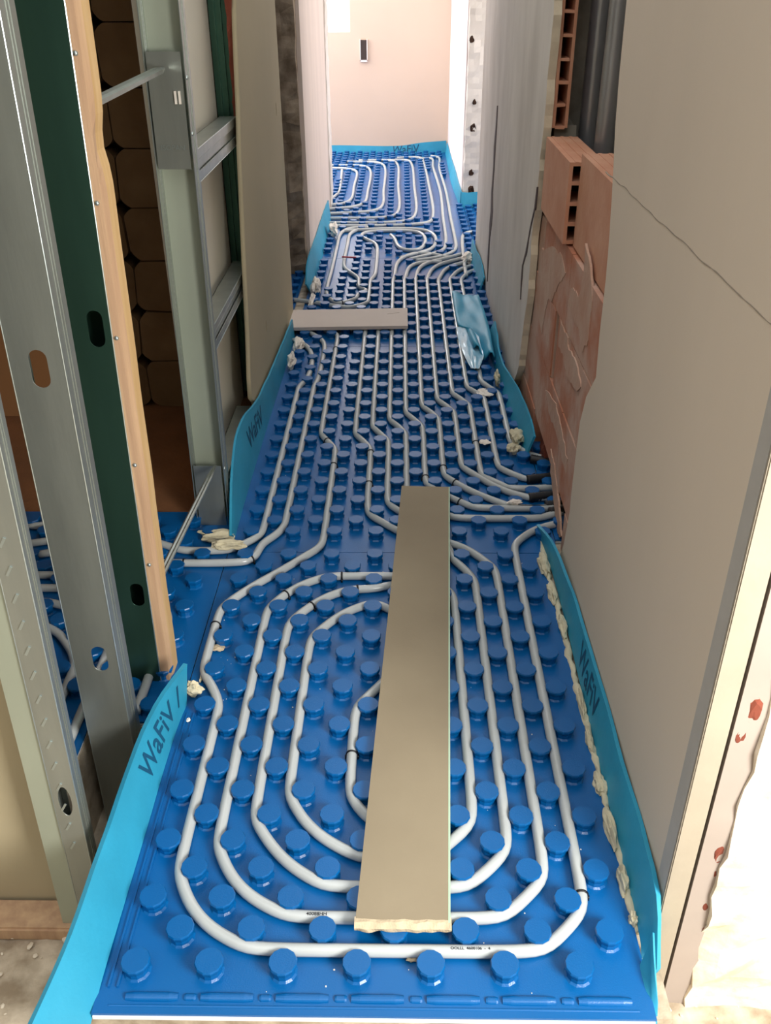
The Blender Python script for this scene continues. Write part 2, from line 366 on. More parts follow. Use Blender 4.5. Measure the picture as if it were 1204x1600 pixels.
# right end of the near wall, facing the viewer: smooth board strip and broken sunlit plaster
SH = 0.0
w_ = grid_block('wall_right', M_rough, .436, 1.5, .794, 1.60, -.20, 2.4, .03, .013, 24, axes=(1, 1, .6), shear=SH); tag(w_, kind='structure')
bm = bmesh.new(); y_ = lambda z: .799+SH*z
hexa(bm, [(.4035, y_(0), -.20), (.450, y_(0), -.20), (.450, 1.6, -.20), (.4035, 1.6, -.20), (.4035, y_(2.4), 2.4), (.450, y_(2.4), 2.4), (.450, 1.6, 2.4), (.4035, 1.6, 2.4)])
tag(obj('wall_right', bm, M_greyboard), kind='structure')
tag(boxes('gap_shade', M_darkgap, [(.390, .41, .815, 1.2, -.19, 2.4)]), kind='structure')  # dark strip painting the shade in the gap beside the end strip
# red clay showing in the broken plaster
for k, (u, v, s) in enumerate(((1130, 1345, .011), (1122, 1375, .008), (1188, 1118, .014), (1165, 1160, .009), (1108, 1425, .006), (1105, 1460, .005))):
    p = ony(u, v, .79)
    bm = bmesh.new(); bmesh.ops.create_icosphere(bm, subdivisions=2, radius=s)
    for vtx in bm.verts: vtx.co = Vector((vtx.co.x*.7, vtx.co.y*.2, vtx.co.z*1.6))+noise.noise_vector(vtx.co*90+Vector((k, 0, 0)))*s*.3
    bmesh.ops.translate(bm, verts=bm.verts, vec=(p.x-.003, .800, p.z)); tag(obj('trim_7', bm, M_brickdark), kind='structure')

# ------------------------------------------------------------------ studded heating panels
LX, LY, ST = -.356, .726, .05
def nub(bm, x, y, n=10):
    rr = [(.0195, .0), (.0166, .0025), (.0166, .010), (.0196, .0170), (.0200, .0205), (.0188, .0228)]
    rings = [[bm.verts.new((x+r*math.cos(2*math.pi*(k+.5)/n), y+r*math.sin(2*math.pi*(k+.5)/n), z)) for k in range(n)] for r, z in rr]
    for a, b in zip(rings, rings[1:]):
        for k in range(n): bm.faces.new((a[k], a[(k+1) % n], b[(k+1) % n], b[k]))
    bm.faces.new(rings[-1])

def panel(x0, x1, y0, y1, label, front=False, cut=None):
    root = empty('studded_mat', (x0, y0, -.03), label, 'floor heating panel')
    bm = bmesh.new(); box(bm, x0, x1, y0, y1, -.004, 0)
    i0 = int((x0-LX)/ST)-2; j0 = int((y0-LY)/ST)-2
    for i in range(i0, i0+int((x1-x0)/ST)+5):
        for j in range(j0, j0+int((y1-y0)/ST)+5):
            if (i+j) % 2: continue
            x, y = LX+ST*i, LY+ST*j
            if x < x0+.02 or x > x1-.02 or y < y0+.02 or y > y1-.02: continue
            if y > 3.8 and crossed(x, y): continue
            nub(bm, x, y, 12 if y < 1.6 else 8)
    if front:
        def cap(xa, xb, yc, r, h, n=8):
            S = [Vector((xa+(xb-xa)*k/6, yc, 0)) for k in range(7)]; rings = []
            for idx, s in enumerate(S):
                rr = r*(.8 if idx in (0, 6) else 1)
                rings.append([bm.verts.new((s.x, s.y+rr*math.cos(math.pi*k/n), h*(rr/r)*math.sin(math.pi*k/n))) for k in range(n+1)])
            for a, b in zip(rings, rings[1:]):
                for k in range(n): bm.faces.new((a[k], a[k+1], b[k+1], b[k]))
            bm.faces.new(rings[0]); bm.faces.new(rings[-1])
        for k in range(7):
            xa = LX+.1*k-.006; cap(xa, min(xa+.070, x1-.01), .688, .0065, .0055); 
            if xa+.10 < x1: cap(xa+.078, xa+.094, .688, .005, .0035)
        cap(x0+.02, x1-.02, .676, .002, .0012)
        for xc in (x0+.012, x0+.024):
            box(bm, xc, xc+.003, .70, 1.22, 0, .003)
    sh = obj('studded_foil', bm, M_blue, root)
    bm = bmesh.new(); box(bm, x0+.0015, x1-.0015, y0-(.002 if front else -.001), y1-.001, -.010, -.0041)
    obj('foam_backing', bm, M_eps, root); return root

# ------------------------------------------------------------------ heating pipes
PR = .0091; PZ = .0135
def clear_nubs(S):
    """lay the pipe into the channels between the studs, as it is clipped in on site"""
    Q = [p.copy() for p in S]; D = .0242; ch = lambda v, o: o+ST*(math.floor((v-o)/ST)+.5)
    for it in range(30):
        for i in range(1, len(Q)-1):
            p = Q[i]
            if p.y > 3.95 or p.x > .36 or (p.y > 2.75 and p.x < -.27): continue
            t = (Q[min(i+3, len(Q)-1)]-Q[max(i-3, 0)]).normalized()
            if abs(t.x) < .28: p.x += .16*(ch(p.x, LX)-p.x)
            elif abs(t.y) < .20: p.y += .10*(ch(p.y, LY)-p.y)
            i0 = round((p.x-LX)/ST); j0 = round((p.y-LY)/ST)
            for a in (-1, 0, 1):
                for b in (-1, 0, 1):
                    if (i0+a+j0+b) % 2: continue
                    x, y = LX+ST*(i0+a), LY+ST*(j0+b); dx, dy = p.x-x, p.y-y; d = math.hypot(dx, dy)
                    if 1e-6 < d < D: k = (D-d)/d*.25; p.x += dx*k; p.y += dy*k
        N_ = [p.copy() for p in Q]
        for i in range(1, len(Q)-1): N_[i] = Q[i]*.4+(Q[i-1]+Q[i+1])*.3
        Q = N_
    return Q
ALL = []
def pipe(label, pts, sleeve=None, group=None):
    P = [at(p[0], p[1], PZ) if len(p) == 2 else Vector(p) for p in pts]
    for p in P: p.z = .0098 if p.z > .005 and p.z < .02 else p.z
    S = clear_nubs(catmull(P)); bm = bmesh.new(); tube(bm, S, PR)
    o = obj('heating_pipe', bm, M_pipe, smooth=True); tag(o, label, 'pipe', group or 'floor heating pipes'); ALL.append((label, S))
    for (a, b) in (sleeve or []):
        A = at(*a, PZ); B = at(*b, PZ); A.z = B.z = .0125; bm = bmesh.new(); n = 14
        Q = [A.lerp(B+(B-A)*1.5, k/(n*3)) for k in range(n*3+1)]
        tube(bm, Q, lambda t: .0122+.0008*math.sin(t*120)); obj('insulation_sleeve', bm, M_sleeve, o, smooth=True)['label'] = 'black corrugated sleeve around the pipe end'
    return o
# foreground loops
pipe('outermost foreground heating loop, coming down the corridor as third pipe from the left', [(500, 512), (518, 517), (528, 530), (530, 550), (521, 580), (512, 620), (506, 655), (510, 684), (520, 703), (522, 740), (515, 790), (502, 835), (478, 865), (440, 890), (385, 918), (348, 945), (330, 975), (325, 1010), (331, 1045), (336, 1085), (330, 1135), (318, 1185), (300, 1240), (283, 1300), (276, 1350), (280, 1395), (298, 1432), (335, 1463), (385, 1483), (450, 1490), (600, 1491), (790, 1492), (860, 1482), (898, 1455), (915, 1420), (916, 1385), (907, 1325), (888, 1260), (868, 1180), (850, 1095), (830, 1000), (814, 920), (804, 865), (808, 843), (830, 823), (868, 815), (905, 812)])
pipe('second foreground heating loop from outside, with printed marking at its bottom', [(572, 505), (573, 540), (569, 570), (562, 605), (558, 640), (560, 670), (574, 699), (579, 735), (574, 762), (577, 785), (592, 807), (622, 829), (660, 840), (700, 842), (735, 855), (762, 885), (777, 930), (790, 1020), (808, 1120), (828, 1230), (845, 1310), (849, 1365), (838, 1400), (805, 1424), (760, 1436), (700, 1438), (550, 1438), (470, 1436), (410, 1420), (362, 1385), (341, 1340), (341, 1290), (355, 1225), (371, 1165), (385, 1090), (400, 1020), (416, 965), (441, 925), (480, 904), (535, 893), (613, 892), (655, 894), (690, 906), (712, 940), (724, 1010), (734, 1120), (742, 1200), (741, 1260), (727, 1300), (698, 1328), (640, 1342), (560, 1338), (500, 1312), (463, 1275), (452, 1230), (457, 1165), (468, 1100), (480, 1035), (497, 990), (530, 955), (570, 940), (607, 941), (636, 960), (640, 1000), (620, 1045), (592, 1072), (562, 1098), (545, 1135), (542, 1185), (547, 1240), (562, 1280), (590, 1305), (640, 1300), (668, 1260), (675, 1150), (672, 1010), (660, 935), (612, 914)])
pipe('third foreground heating loop from outside, its two ends running under the long board', [(594, 505), (593, 545), (590, 580), (586, 625), (583, 662), (601, 684), (610, 702), (609, 735), (604, 762), (610, 785), (623, 798), (655, 815), (692, 855), (725, 880), (742, 915), (753, 980), (765, 1070), (778, 1160), (790, 1245), (793, 1310), (782, 1350), (755, 1377), (703, 1388), (560, 1388), (490, 1380), (435, 1345), (406, 1295), (402, 1240), (414, 1160), (430, 1085), (445, 1010), (458, 970), (482, 943), (520, 921), (560, 913), (612, 912)])
# three pipes at the left of the corridor that turn into the side room
pipe('leftmost corridor heating pipe, curving left into the side room by the stud foot', [(458, 530), (474, 533), (486, 547), (488, 562), (480, 595), (468, 640), (449, 705), (432, 770), (421, 812), (400, 840), (365, 856), (320, 863), (280, 857), (250, 846), (195, 835), (130, 832), (60, 830)])
pipe('second corridor heating pipe from the left, curving into the side room with two clips', [(480, 517), (497, 524), (509, 533), (511, 550), (505, 580), (492, 632), (470, 710), (450, 795), (436, 833), (405, 862), (350, 882), (300, 887), (250, 884), (205, 878), (178, 866), (130, 864), (60, 864)])
# middle pipes that leave through the wall base at the right
pipe('corridor heating pipe disappearing under the top end of the long board', [(700, 401), (655, 393), (632, 399), (621, 408), (617, 425), (616, 480), (615, 520), (613, 565), (610, 605), (609, 635), (611, 651), (629, 670), (635, 690), (634.5, 735), (633, 757), (650, 785), (703, 804), (760, 807), (830, 802), (890, 796)], [((858, 799), (890, 796))])
pipe('corridor heating pipe clipped just above the top end of the long board', [(690, 408), (655, 408), (640, 414), (635, 425), (634.5, 480), (635.5, 560), (634, 605), (634, 634), (639, 647), (657, 663), (662, 682), (662, 739), (668, 752), (700, 776), (740, 787), (800, 791), (890, 790)], [((852, 789), (890, 787))])
pipe('corridor heating pipe with two clips right beside the top corner of the long board', [(720, 396), (700, 402), (664, 410), (653, 420), (652, 460), (655, 516), (658, 580), (658, 616), (662, 630), (680, 647), (688, 665), (689, 709), (691, 729), (710, 753), (755, 775), (795, 786), (858, 792)])
pipe('corridor heating pipe next left of the clipped one, ending in a black sleeve', [(745, 397), (725, 402), (685, 412), (671, 424), (669.5, 460), (675, 516), (680, 565), (680, 603), (687, 623), (708, 641), (714.5, 665), (716, 694), (724, 721), (750, 746), (792, 768), (826, 778), (890, 772)], [((826, 777), (866, 773))])
pipe('corridor heating pipe with a clip beside the white flake, running uncovered into the opening', [(750, 405), (725, 409), (700, 416), (688, 430), (690, 470), (696, 516), (701, 560), (704, 603), (711, 615), (731, 629), (738, 650), (742, 700), (749, 728), (772, 748), (809, 761), (860, 760), (900, 756)])
pipe('heating pipe second from the right skirting, with the upper large black sleeve', [(755, 411), (730, 415), (711, 424), (705, 440), (708, 465), (716, 516), (723, 565), (725, 585), (731, 599), (755, 619), (763, 645), (770, 684), (782, 724), (802, 743), (824, 750), (880, 742)], [((823, 749), (866, 744))])
pipe('rightmost corridor heating pipe along the cyan edge strip, ending in the smallest sleeve', [(762, 418), (735, 421), (724, 432), (727, 455), (736, 513), (742, 550), (751, 592), (770, 611), (783, 630), (792, 664), (804, 688), (826, 713), (880, 718)], [((829, 716), (862, 722))])
# passing straight through from the far room
pipe('heating pipe sweeping from the far room to the right doorway, right one of the pair', [(673, 243), (683, 244), (686, 262), (697, 300), (704, 340), (712, 380), (712, 388), (700, 397), (675, 403), (650, 406)])
pipe('heating pipe sweeping from the far room to the right doorway, left one of the pair', [(655, 247), (672, 246), (676, 260), (688, 300), (692, 340), (696, 378), (690, 392), (665, 398), (640, 404)])
pipe('outer bean-shaped heating loop before the far room', [(536, 360), (560, 358), (590, 357), (640, 356), (668, 359), (680, 368), (680, 380), (672, 390), (650, 395), (625, 402)])
pipe('inner bean-shaped heating loop before the far room', [(610, 366), (617, 371), (620, 383), (632, 391), (652, 391), (663, 381), (664, 370), (655, 361), (630, 359), (590, 360), (565, 362), (564, 370), (586, 378), (589, 392), (586, 430), (583, 462), (575, 474), (555, 479), (520, 478), (500, 472), (480, 469), (455, 467)])
pipe('narrow snaking heating loop beside the left skirting past the crosswise board', [(575, 354), (545, 355), (533, 362), (526, 385), (518, 420), (510, 452), (512, 466), (526, 471), (553, 469), (565, 461), (566, 440), (556, 429), (538, 420), (537, 410), (543, 380), (548, 362), (560, 357)])
# far room
F_ = [[(534, 265), (532, 285), (529, 300), (518, 309)], [(505, 262), (548, 263), (556, 266), (553, 290), (547, 312), (535, 318), (505, 320)],
      [(505, 258), (565, 258), (576, 262), (574, 300), (569, 316), (556, 322), (505, 326)], [(540, 252), (590, 253), (599, 257), (599, 300), (598, 318), (588, 328), (560, 331), (505, 333)],
      [(560, 250), (612, 250), (620, 255), (622, 290), (622, 328), (612, 338), (580, 340), (505, 340)], [(600, 250), (636, 249), (642, 254), (647, 290), (648, 335), (638, 344), (600, 347), (505, 347)],
      [(620, 246), (656, 245), (661, 252), (669, 285), (676, 335), (670, 347), (640, 350), (560, 352), (505, 352)]]
FL = ['shortest heating pipe bend at the left edge of the far room', 'innermost rounded heating loop on the far room floor', 'second heating loop from the inside in the far room', 'middle heating loop on the far room floor',
      'fifth heating loop from the left in the far room', 'sixth heating loop from the left in the far room', 'outermost heating loop of the far room, next to the straight pair']
for l, p in zip(FL, F_): pipe(l, p)
# side room runs
for l, x, t in (('side room heating run nearest the wooden batten', -.481, 1.62), ('side room heating run second from the batten', -.531, 1.57), ('side room heating run third from the batten', -.581, 1.52), ('side room heating run nearest the leftmost steel stud', -.631, 1.47)):
    pipe(l, [(x, 1.02 if x < -.56 else 1.215, .0098), (x, 1.24, .0098), (x-.002, t-.15, .0098), (x-.02, t-.06, .0098), (x-.07, t, .0098), (x-.2, t+.01, .0098), (-1.1, t+.01, .0098)])
pipe('topmost straight heating pipe in the side room near the brown floor', [(40, 815), (100, 814), (170, 814), (240, 815)])
pipe('second straight heating pipe from the brown floor in the side room', [(40, 848), (100, 847), (170, 848), (215, 852)])
# doorway pipes at the right far side
pipe('short bent heating pipe inside the right doorway', [(728, 430), (724, 400), (722, 375), (726, 362), (745, 360), (775, 359)])

# the studs of the distant panels leave room where pipes are clipped in
CELL = {}
for _, S in ALL:
    for p in S:
        if p.y > 3.8: CELL.setdefault((round(p.x/.03), round(p.y/.03)), []).append((p.x, p.y))
def crossed(x, y):
    a, b = round(x/.03), round(y/.03)
    return any(math.hypot(px-x, py-y) < .0165 for i in (-1, 0, 1) for j in (-1, 0, 1) for px, py in CELL.get((a+i, b+j), ()))
panel(-.402, .336, .665, 1.76, 'blue studded heating panel in the foreground with its white foam edge showing', front=True)
panel(-.400, .372, 1.762, 3.13, 'blue studded heating panel between the long brown board and the far grey board')
panel(-.395, .372, 3.132, 4.33, 'blue studded heating panel under the grey crosswise board')
panel(-.400, .372, 4.332, 5.50, 'blue studded heating panel past the crosswise board with two snaking pipe loops')
panel(-.90, .35, 5.502, 7.34, 'sunlit blue studded heating panel in the far room against the cream wall')
panel(-2.2, -.902, 5.65, 7.34, 'blue studded heating panel of the far room, left of the corridor line')
panel(-1.15, -.404, 1.2, 1.945, 'dark blue studded heating panel seen between the steel studs in the side room')
panel(-1.15, -.562, 1.0, 1.198, 'small dark blue studded heating panel between the two leftmost studs')
panel(.374, 1.1, 1.82, 2.35, 'bright blue studded heating panel passing under the brick wall to the right')
panel(-.95, -.432, 3.46, 4.06, 'dark blue studded heating panel inside the left doorway past the tan board')
panel(.374, 1.3, 4.44, 5.45, 'pale lit blue studded heating panel inside the right doorway')

# faint printing on top of two pipes
for o_, uv, body, sz in (('second', (487, 1437), '40088HH', .0075), ('outermost', (740, 1492), 'OOLLL  4600106  -  4', .006)):
    tgt = next(o for o in C.objects if o.name.startswith('heating_pipe') and o['label'].startswith(o_))
    q = at(uv[0], uv[1], PZ); S_ = next(S for l, S in ALL if l.startswith(o_)); c_ = min(S_, key=lambda p: (p-q).length)
    text_mesh(body, sz, lambda x, y: min(S_, key=lambda p: abs(p.x-c_.x-x)+abs(p.y-c_.y)*2)*1+Vector((0, 0, 0)) if False else (c_.x+x, c_.y+y-.001, c_.z+PR-.0002-(y*y)*40+.0004), tgt, 'pipe_marking', M_clip, 'tiny dark printed marking')
CL = [((283, 887), 'on the second corridor pipe, inside the side room threshold'), ((388, 871), 'on the second corridor pipe, below the stud foot'), ((330, 976), 'on the outermost loop above the cream flake'),
      ((441, 925), 'on the second loop at its upper left bend'), ((535, 893), 'on the second loop left of the long board'), ((480, 945), 'on the third loop at its upper left bend'), ((559, 913), 'on the third loop left of the long board'),
      ((543, 1180), 'on the innermost pipe beside the long board'), ((916, 1402), 'on the outermost loop at its lower right bend'), ((511, 686), 'on the third corridor pipe, upper one of two'), ((522, 727), 'on the third corridor pipe, lower one of two'),
      ((577, 707), 'on the fourth corridor pipe, upper one of two'), ((576, 756), 'on the fourth corridor pipe, lower one of two'), ((664, 743), 'at the top edge of the long board'), ((691, 730), 'on the pipe right of the board top, upper of two'),
      ((711, 753), 'on the pipe right of the board top, lower of two'), ((716, 783), 'on the pipe leaving the right edge of the board'), ((742, 691), 'beside the small white flake on the panel'), ((486, 558), 'on the leftmost corridor pipe near the foam lumps'),
      ((530, 545), 'on the third corridor pipe just below the crosswise board'), ((507, 474), 'just above the crosswise board near the left wall'), ((532, 470), 'on the narrow loop above the crosswise board')]
for (u, v), l in CL:
    q = at(u, v, PZ); best = min(((s-q).length, i, S) for _, S in ALL for i, s in enumerate(S)); i, S = best[1], best[2]
    i = min(max(i, 1), len(S)-2); p = S[i]; t = (S[i+1]-S[i-1]).normalized(); s = t.cross(Vector((0, 0, 1))).normalized(); n_ = s.cross(t)
    bm = bmesh.new(); rings = []
    for a in range(19):
        an = math.radians(-40+260*a/18); c = p+(s*math.cos(an)+n_*math.sin(an))*.0096; d = (s*math.cos(an)+n_*math.sin(an))
        rings.append([bm.verts.new(c+t*.0022*math.cos(b*math.pi/3)+d*.0013*math.sin(b*math.pi/3)) for b in range(6)])
    for a, b in zip(rings, rings[1:]):
        for k in range(6): bm.faces.new((a[k], a[(k+1) % 6], b[(k+1) % 6], b[k]))
    bm.faces.new(rings[0]); bm.faces.new(rings[-1])
    for sg in (-1, 1):
        c = p+s*sg*.0105; hexa(bm, [c+t*.002*a+s*.0015*b+Vector((0, 0, z)) for z in (-.0098, -.002) for a, b in ((-1, -1), (1, -1), (1, 1), (-1, 1))])
    tag(obj('pipe_clip', bm, M_clip, smooth=True), 'black pipe clip '+l, 'clip', 'black clips holding the heating pipes')

# ------------------------------------------------------------------ cyan edge strips
def strip(label, bot, top, thick=.006, seed=0, wob=.003, text=None, cat='edge insulation strip', name='edge_strip'):
    Bt = catmull(bot, .03); n = len(Bt); T0 = catmull(top, .03)
    Tt = []
    for i in range(n):
        f = i/(n-1)*(len(T0)-1); a = int(f); b = min(a+1, len(T0)-1); Tt.append(T0[a].lerp(T0[b], f-a))
    K = 6; G = []
    for i in range(n):
        row = []
        for k in range(K+1):
            p = Bt[i].lerp(Tt[i], k/K); p = p+Vector((wob*noise.noise(Vector((p.y*9+seed, k*.3, 0)))*(k/K), 0, 0)); row.append(p)
        G.append(row)
    def nrm(i, k):
        i0, i1 = max(i-1, 0), min(i+1, n-1); k0, k1 = max(k-1, 0), min(k+1, K)
        return (G[i1][k]-G[i0][k]).cross(G[i][k1]-G[i][k0]).normalized()
    bm = bmesh.new()
    A = [[bm.verts.new(G[i][k]+nrm(i, k)*thick/2) for k in range(K+1)] for i in range(n)]
    B = [[bm.verts.new(G[i][k]-nrm(i, k)*thick/2) for k in range(K+1)] for i in range(n)]
    for i in range(n-1):
        for k in range(K):
            bm.faces.new((A[i][k], A[i+1][k], A[i+1][k+1], A[i][k+1])); bm.faces.new((B[i][k], B[i][k+1], B[i+1][k+1], B[i+1][k]))
        bm.faces.new((A[i][K], A[i+1][K], B[i+1][K], B[i][K])); bm.faces.new((A[i][0], B[i][0], B[i+1][0], A[i+1][0]))
    for e in (0, n-1):
        for k in range(K): bm.faces.new((A[e][k], A[e][k+1], B[e][k+1], B[e][k]))
    o = obj(name, bm, M_strip, smooth=True); tag(o, label, cat)
    md = o.modifiers.new('edges', 'EDGE_SPLIT'); md.split_angle = math.radians(50)
    if text:
        body, s0, t0, size, side, flip = text
        cum = [0]
        for a, b in zip(G, G[1:]): cum.append(cum[-1]+(b[3]-a[3]).length)
        def mp(x, y):
            s = min(max(s0+x*(-1 if flip else 1), 0), cum[-1]-1e-4)
            i = max(j for j in range(n) if cum[j] <= s); i = min(i, n-2); f = (s-cum[i])/(cum[i+1]-cum[i])
            h = (Bt[i]-Tt[i]).length; t = min(max(t0+y/h, .02), .98)*K; k = min(int(t), K-1); g = t-k
            p = (G[i][k].lerp(G[i+1][k], f)).lerp(G[i][k+1].lerp(G[i+1][k+1], f), g)
            return p+nrm(i, k)*side*(thick/2+.0009)
        text_mesh(body, size, mp, o, label='dark printed brand lettering on the strip')
    return o
strip('cyan foam edge strip along the lower left side, printed lettering near its upper end',
      [(-.445, .54, -.055), (-.408, .645, -.02), (-.403, .70, .0), (-.404, .85, 0), (-.404, .97, 0), (-.405, 1.10, 0), (-.403, 1.20, 0), (-.399, 1.245, 0)],
      [(-.470, .52, .055), (-.447, .66, .060), (-.438, .75, .070), (-.434, .86, .078), (-.433, .97, .078), (-.430, 1.08, .080), (-.416, 1.18, .082), (-.392, 1.262, .085)], .008, 1, text=('WaFiV /', .605, .52, .058, 1, False))
strip('cyan foam edge strip standing like a fin beside the stud frame and tan board',
      [(-.400, 1.82, 0), (-.402, 2.0, 0), (-.402, 2.3, 0), (-.400, 2.7, 0), (-.397, 3.0, 0), (-.398, 3.23, 0)],
      [(-.402, 1.80, .022), (-.412, 1.93, .12), (-.416, 2.1, .165), (-.412, 2.4, .115), (-.408, 2.8, .085), (-.405, 3.25, .062)], .006, 2, text=('WaFiV', .48, .55, .085, 1, False))
strip('short cyan foam edge strip at the left beyond the crosswise board',
      [(-.378, 3.77, 0), (-.380, 4.0, 0), (-.378, 4.3, 0), (-.376, 4.75, 0), (-.39, 5.15, 0)],
      [(-.400, 3.74, .05), (-.402, 3.9, .10), (-.403, 4.3, .10), (-.403, 4.8, .10), (-.404, 5.2, .09)], .006, 3)
strip('long cyan foam edge strip at the lower right between panel and beige wall',
      [(.340, .735, -.05), (.342, .77, .0), (.345, .85, .0), (.346, .97, .0), (.348, 1.15, .0), (.350, 1.35, .0), (.352, 1.55, .0), (.348, 1.75, .0), (.342, 1.82, .0)],
      [(.356, .735, .0), (.362, .80, .068), (.3635, .88, .072), (.3635, .98, .070), (.3635, 1.15, .070), (.362, 1.35, .065), (.360, 1.55, .060), (.350, 1.75, .045), (.335, 1.845, .028)], .007, 4, text=('WaFiV', .57, .52, .062, -1, True))
strip('torn pale end of the cyan strip hanging at the lower right panel corner',
      [(.290, .655, -.045), (.312, .672, -.03), (.325, .70, -.01), (.332, .74, .0)],
      [(.318, .64, -.04), (.342, .668, -.02), (.345, .71, .02), (.352, .765, .035)], .003, 5, wob=.006, name='torn_strip')
strip('wavy cyan foam edge strip below the brick wall, ending at the pipe opening',
      [(.352, 2.24, 0), (.350, 2.35, 0), (.340, 2.55, 0), (.335, 2.8, 0), (.325, 3.05, 0), (.320, 3.20, .0)],
      [(.372, 2.23, .075), (.371, 2.35, .085), (.362, 2.58, .075), (.340, 2.85, .060), (.345, 3.05, .075), (.352, 3.22, .065)], .006, 6)
strip('short cyan foam edge strip wrapping the near corner of the right doorway',
      [(.342, 3.80, 0), (.338, 4.0, 0), (.332, 4.25, 0), (.345, 4.42, 0)],
      [(.360, 3.80, .06), (.358, 4.0, .08), (.350, 4.25, .075), (.355, 4.44, .06)], .006, 7)
strip('cyan foam edge strip capping the foot of the far doorway jamb',
      [(.356, 5.43, 0), (.40, 5.435, 0), (.46, 5.43, 0), (.55, 5.43, 0)],
      [(.356, 5.44, .085), (.40, 5.45, .08), (.46, 5.45, .085), (.55, 5.45, .08)], .006, 8)
strip('cyan foam edge strip along the right white wall of the far room',
      [(.352, 5.45, 0), (.342, 5.8, 0), (.335, 6.2, 0), (.34, 6.7, 0), (.345, 7.28, 0)],
      [(.356, 5.45, .085), (.357, 5.8, .075), (.357, 6.2, .08), (.357, 6.7, .07), (.357, 7.30, .075)], .006, 9)
strip('cyan foam edge strip with small lettering against the far cream wall',
      [(-1.4, 7.335, 0), (-.9, 7.335, 0), (-.5, 7.335, 0), (-.1, 7.335, 0), (.15, 7.335, 0), (.35, 7.335, 0)],
      [(-1.4, 7.343, .05), (-.9, 7.343, .05), (-.5, 7.343, .055), (0, 7.343, .05), (.15, 7.343, .07), (.35, 7.343, .085)], .006, 10, wob=0, text=('WaFiV', 1.44, .42, .075, 1, False))
# folded sheet lying over the pipes by the grey wall
bm = bmesh.new(); nx_, ny_2 = 10, 22; V = []
cl = [((706, 455), (748, 462)), ((709, 480), (757, 485)), ((715, 508), (764, 512)), ((728, 512), (768, 535)), ((741, 545), (771, 560))]
for j in range(ny_2+1):
    f = j/ny_2*(len(cl)-1); a = min(int(f), len(cl)-2); g = f-a; row = []
    L_ = at(*cl[a][0], .03).lerp(at(*cl[a+1][0], .03), g); R_ = at(*cl[a][1], .05).lerp(at(*cl[a+1][1], .05), g)
    for i in range(nx_+1):
        p = L_.lerp(R_, i/nx_); p.z = .027+.020*(i/nx_)**2+.010*noise.noise(Vector((i*.35, j*.25, 0)))+.010*max(0, f-2)*math.sin(i*.9); p.x = min(p.x, .352); row.append(bm.verts.new(p))
    V.append(row)
for j in range(ny_2):
    for i in range(nx_): bm.faces.new((V[j][i], V[j][i+1], V[j+1][i+1], V[j+1][i]))
o = obj('foam_sheet', bm, M_strip, smooth=True); md = o.modifiers.new('thickness', 'SOLIDIFY'); md.thickness = .005
tag(o, 'folded cyan foam sheet lying over the pipes beside the grey wall', 'foam sheet')
# wrinkled film under it
bm = bmesh.new(); V = []
cl = [((712, 512), (745, 515)), ((716, 535), (750, 540)), ((724, 555), (756, 558)), ((735, 578), (748, 578))]
for j in range(17):
    f = j/16*(len(cl)-1); a = min(int(f), len(cl)-2); g = f-a
    L_ = at(*cl[a][0], .024).lerp(at(*cl[a+1][0], .024), g); R_ = at(*cl[a][1], .024).lerp(at(*cl[a+1][1], .024), g)
    V.append([bm.verts.new(L_.lerp(R_, i/14)+Vector((0, 0, .003+.010*abs(noise.noise(Vector((i*.9, j*.28, 5))))))) for i in range(15)])
for j in range(16):
    for i in range(14): bm.faces.new((V[j][i], V[j][i+1], V[j+1][i+1], V[j+1][i]))
tag(obj('wrinkled_film', bm, M_film, smooth=True), 'shiny wrinkled plastic film draped over the pipes below the foam sheet', 'plastic film')

# ------------------------------------------------------------------ loose boards
def offcut(name, label, cat, corners, z0, th, m, edge=None, end=None):
    root = empty(name, (sum(c[0] for c in corners)/4, sum(c[1] for c in corners)/4, z0), label, cat)
    bm = bmesh.new(); hexa(bm, [(x, y, z0) for x, y in corners]+[(x, y, z0+th) for x, y in corners]); obj('board_core', bm, m, root); return root
r_ = offcut('board_offcut', 'long brown-grey board offcut lying lengthwise over the foreground pipes', 'board', [(-.0595, .782), (.0695, .776), (.1265, 2.014), (.006, 2.02)], .0235, .0125, M_plank)
bm = bmesh.new(); hexa(bm, [(.0695, .776, .0235), (.0725, .776, .0235), (.1295, 2.014, .0235), (.1265, 2.014, .0235), (.0695, .776, .0362), (.0725, .776, .0362), (.1295, 2.014, .0362), (.1265, 2.014, .0362)])
obj('side_edge', bm, M_greenedge, r_)['label'] = 'pale green side edge of the board'
bm = bmesh.new(); n = 40; A = []
for i in range(n+1):
    x = -.061+.135*i/n; q = lambda s: .004*noise.noise(Vector((x*60, s, 0)))
    A.append([bm.verts.new((x, .785, .0358)), bm.verts.new((x, .776+q(1), .0362)), bm.verts.new((x, .769+q(4), .031+.4*q(2))), bm.verts.new((x, .770+q(3), .0235)), bm.verts.new((x, .785, .0236))])
for a, b in zip(A, A[1:]):
    for k in range(4): bm.faces.new((a[k], a[k+1], b[k+1], b[k]))
bm.faces.new(A[0]); bm.faces.new(A[-1]); obj('broken_end', bm, M_gypsum, r_)['label'] = 'ragged cream gypsum end'
r_ = offcut('board_offcut', 'grey board offcut lying crosswise over the pipes in mid corridor', 'board', [(-.418, 3.235), (.030, 3.255), (.0295, 3.465), (-.425, 3.440)], .0235, .0125, M_plank2)
bm = bmesh.new(); box(bm, -.05, .0, 3.40, 3.403, .0361, .0364); bmesh.ops.rotate(bm, verts=bm.verts, cent=(-.02, 3.4, .036), matrix=Matrix.Rotation(.35, 3, 'Z')); obj('pencil_mark', bm, M_joint, r_)
boxes_ = [(-.425, .030, 3.245, 3.2475, .0236, .0355)]

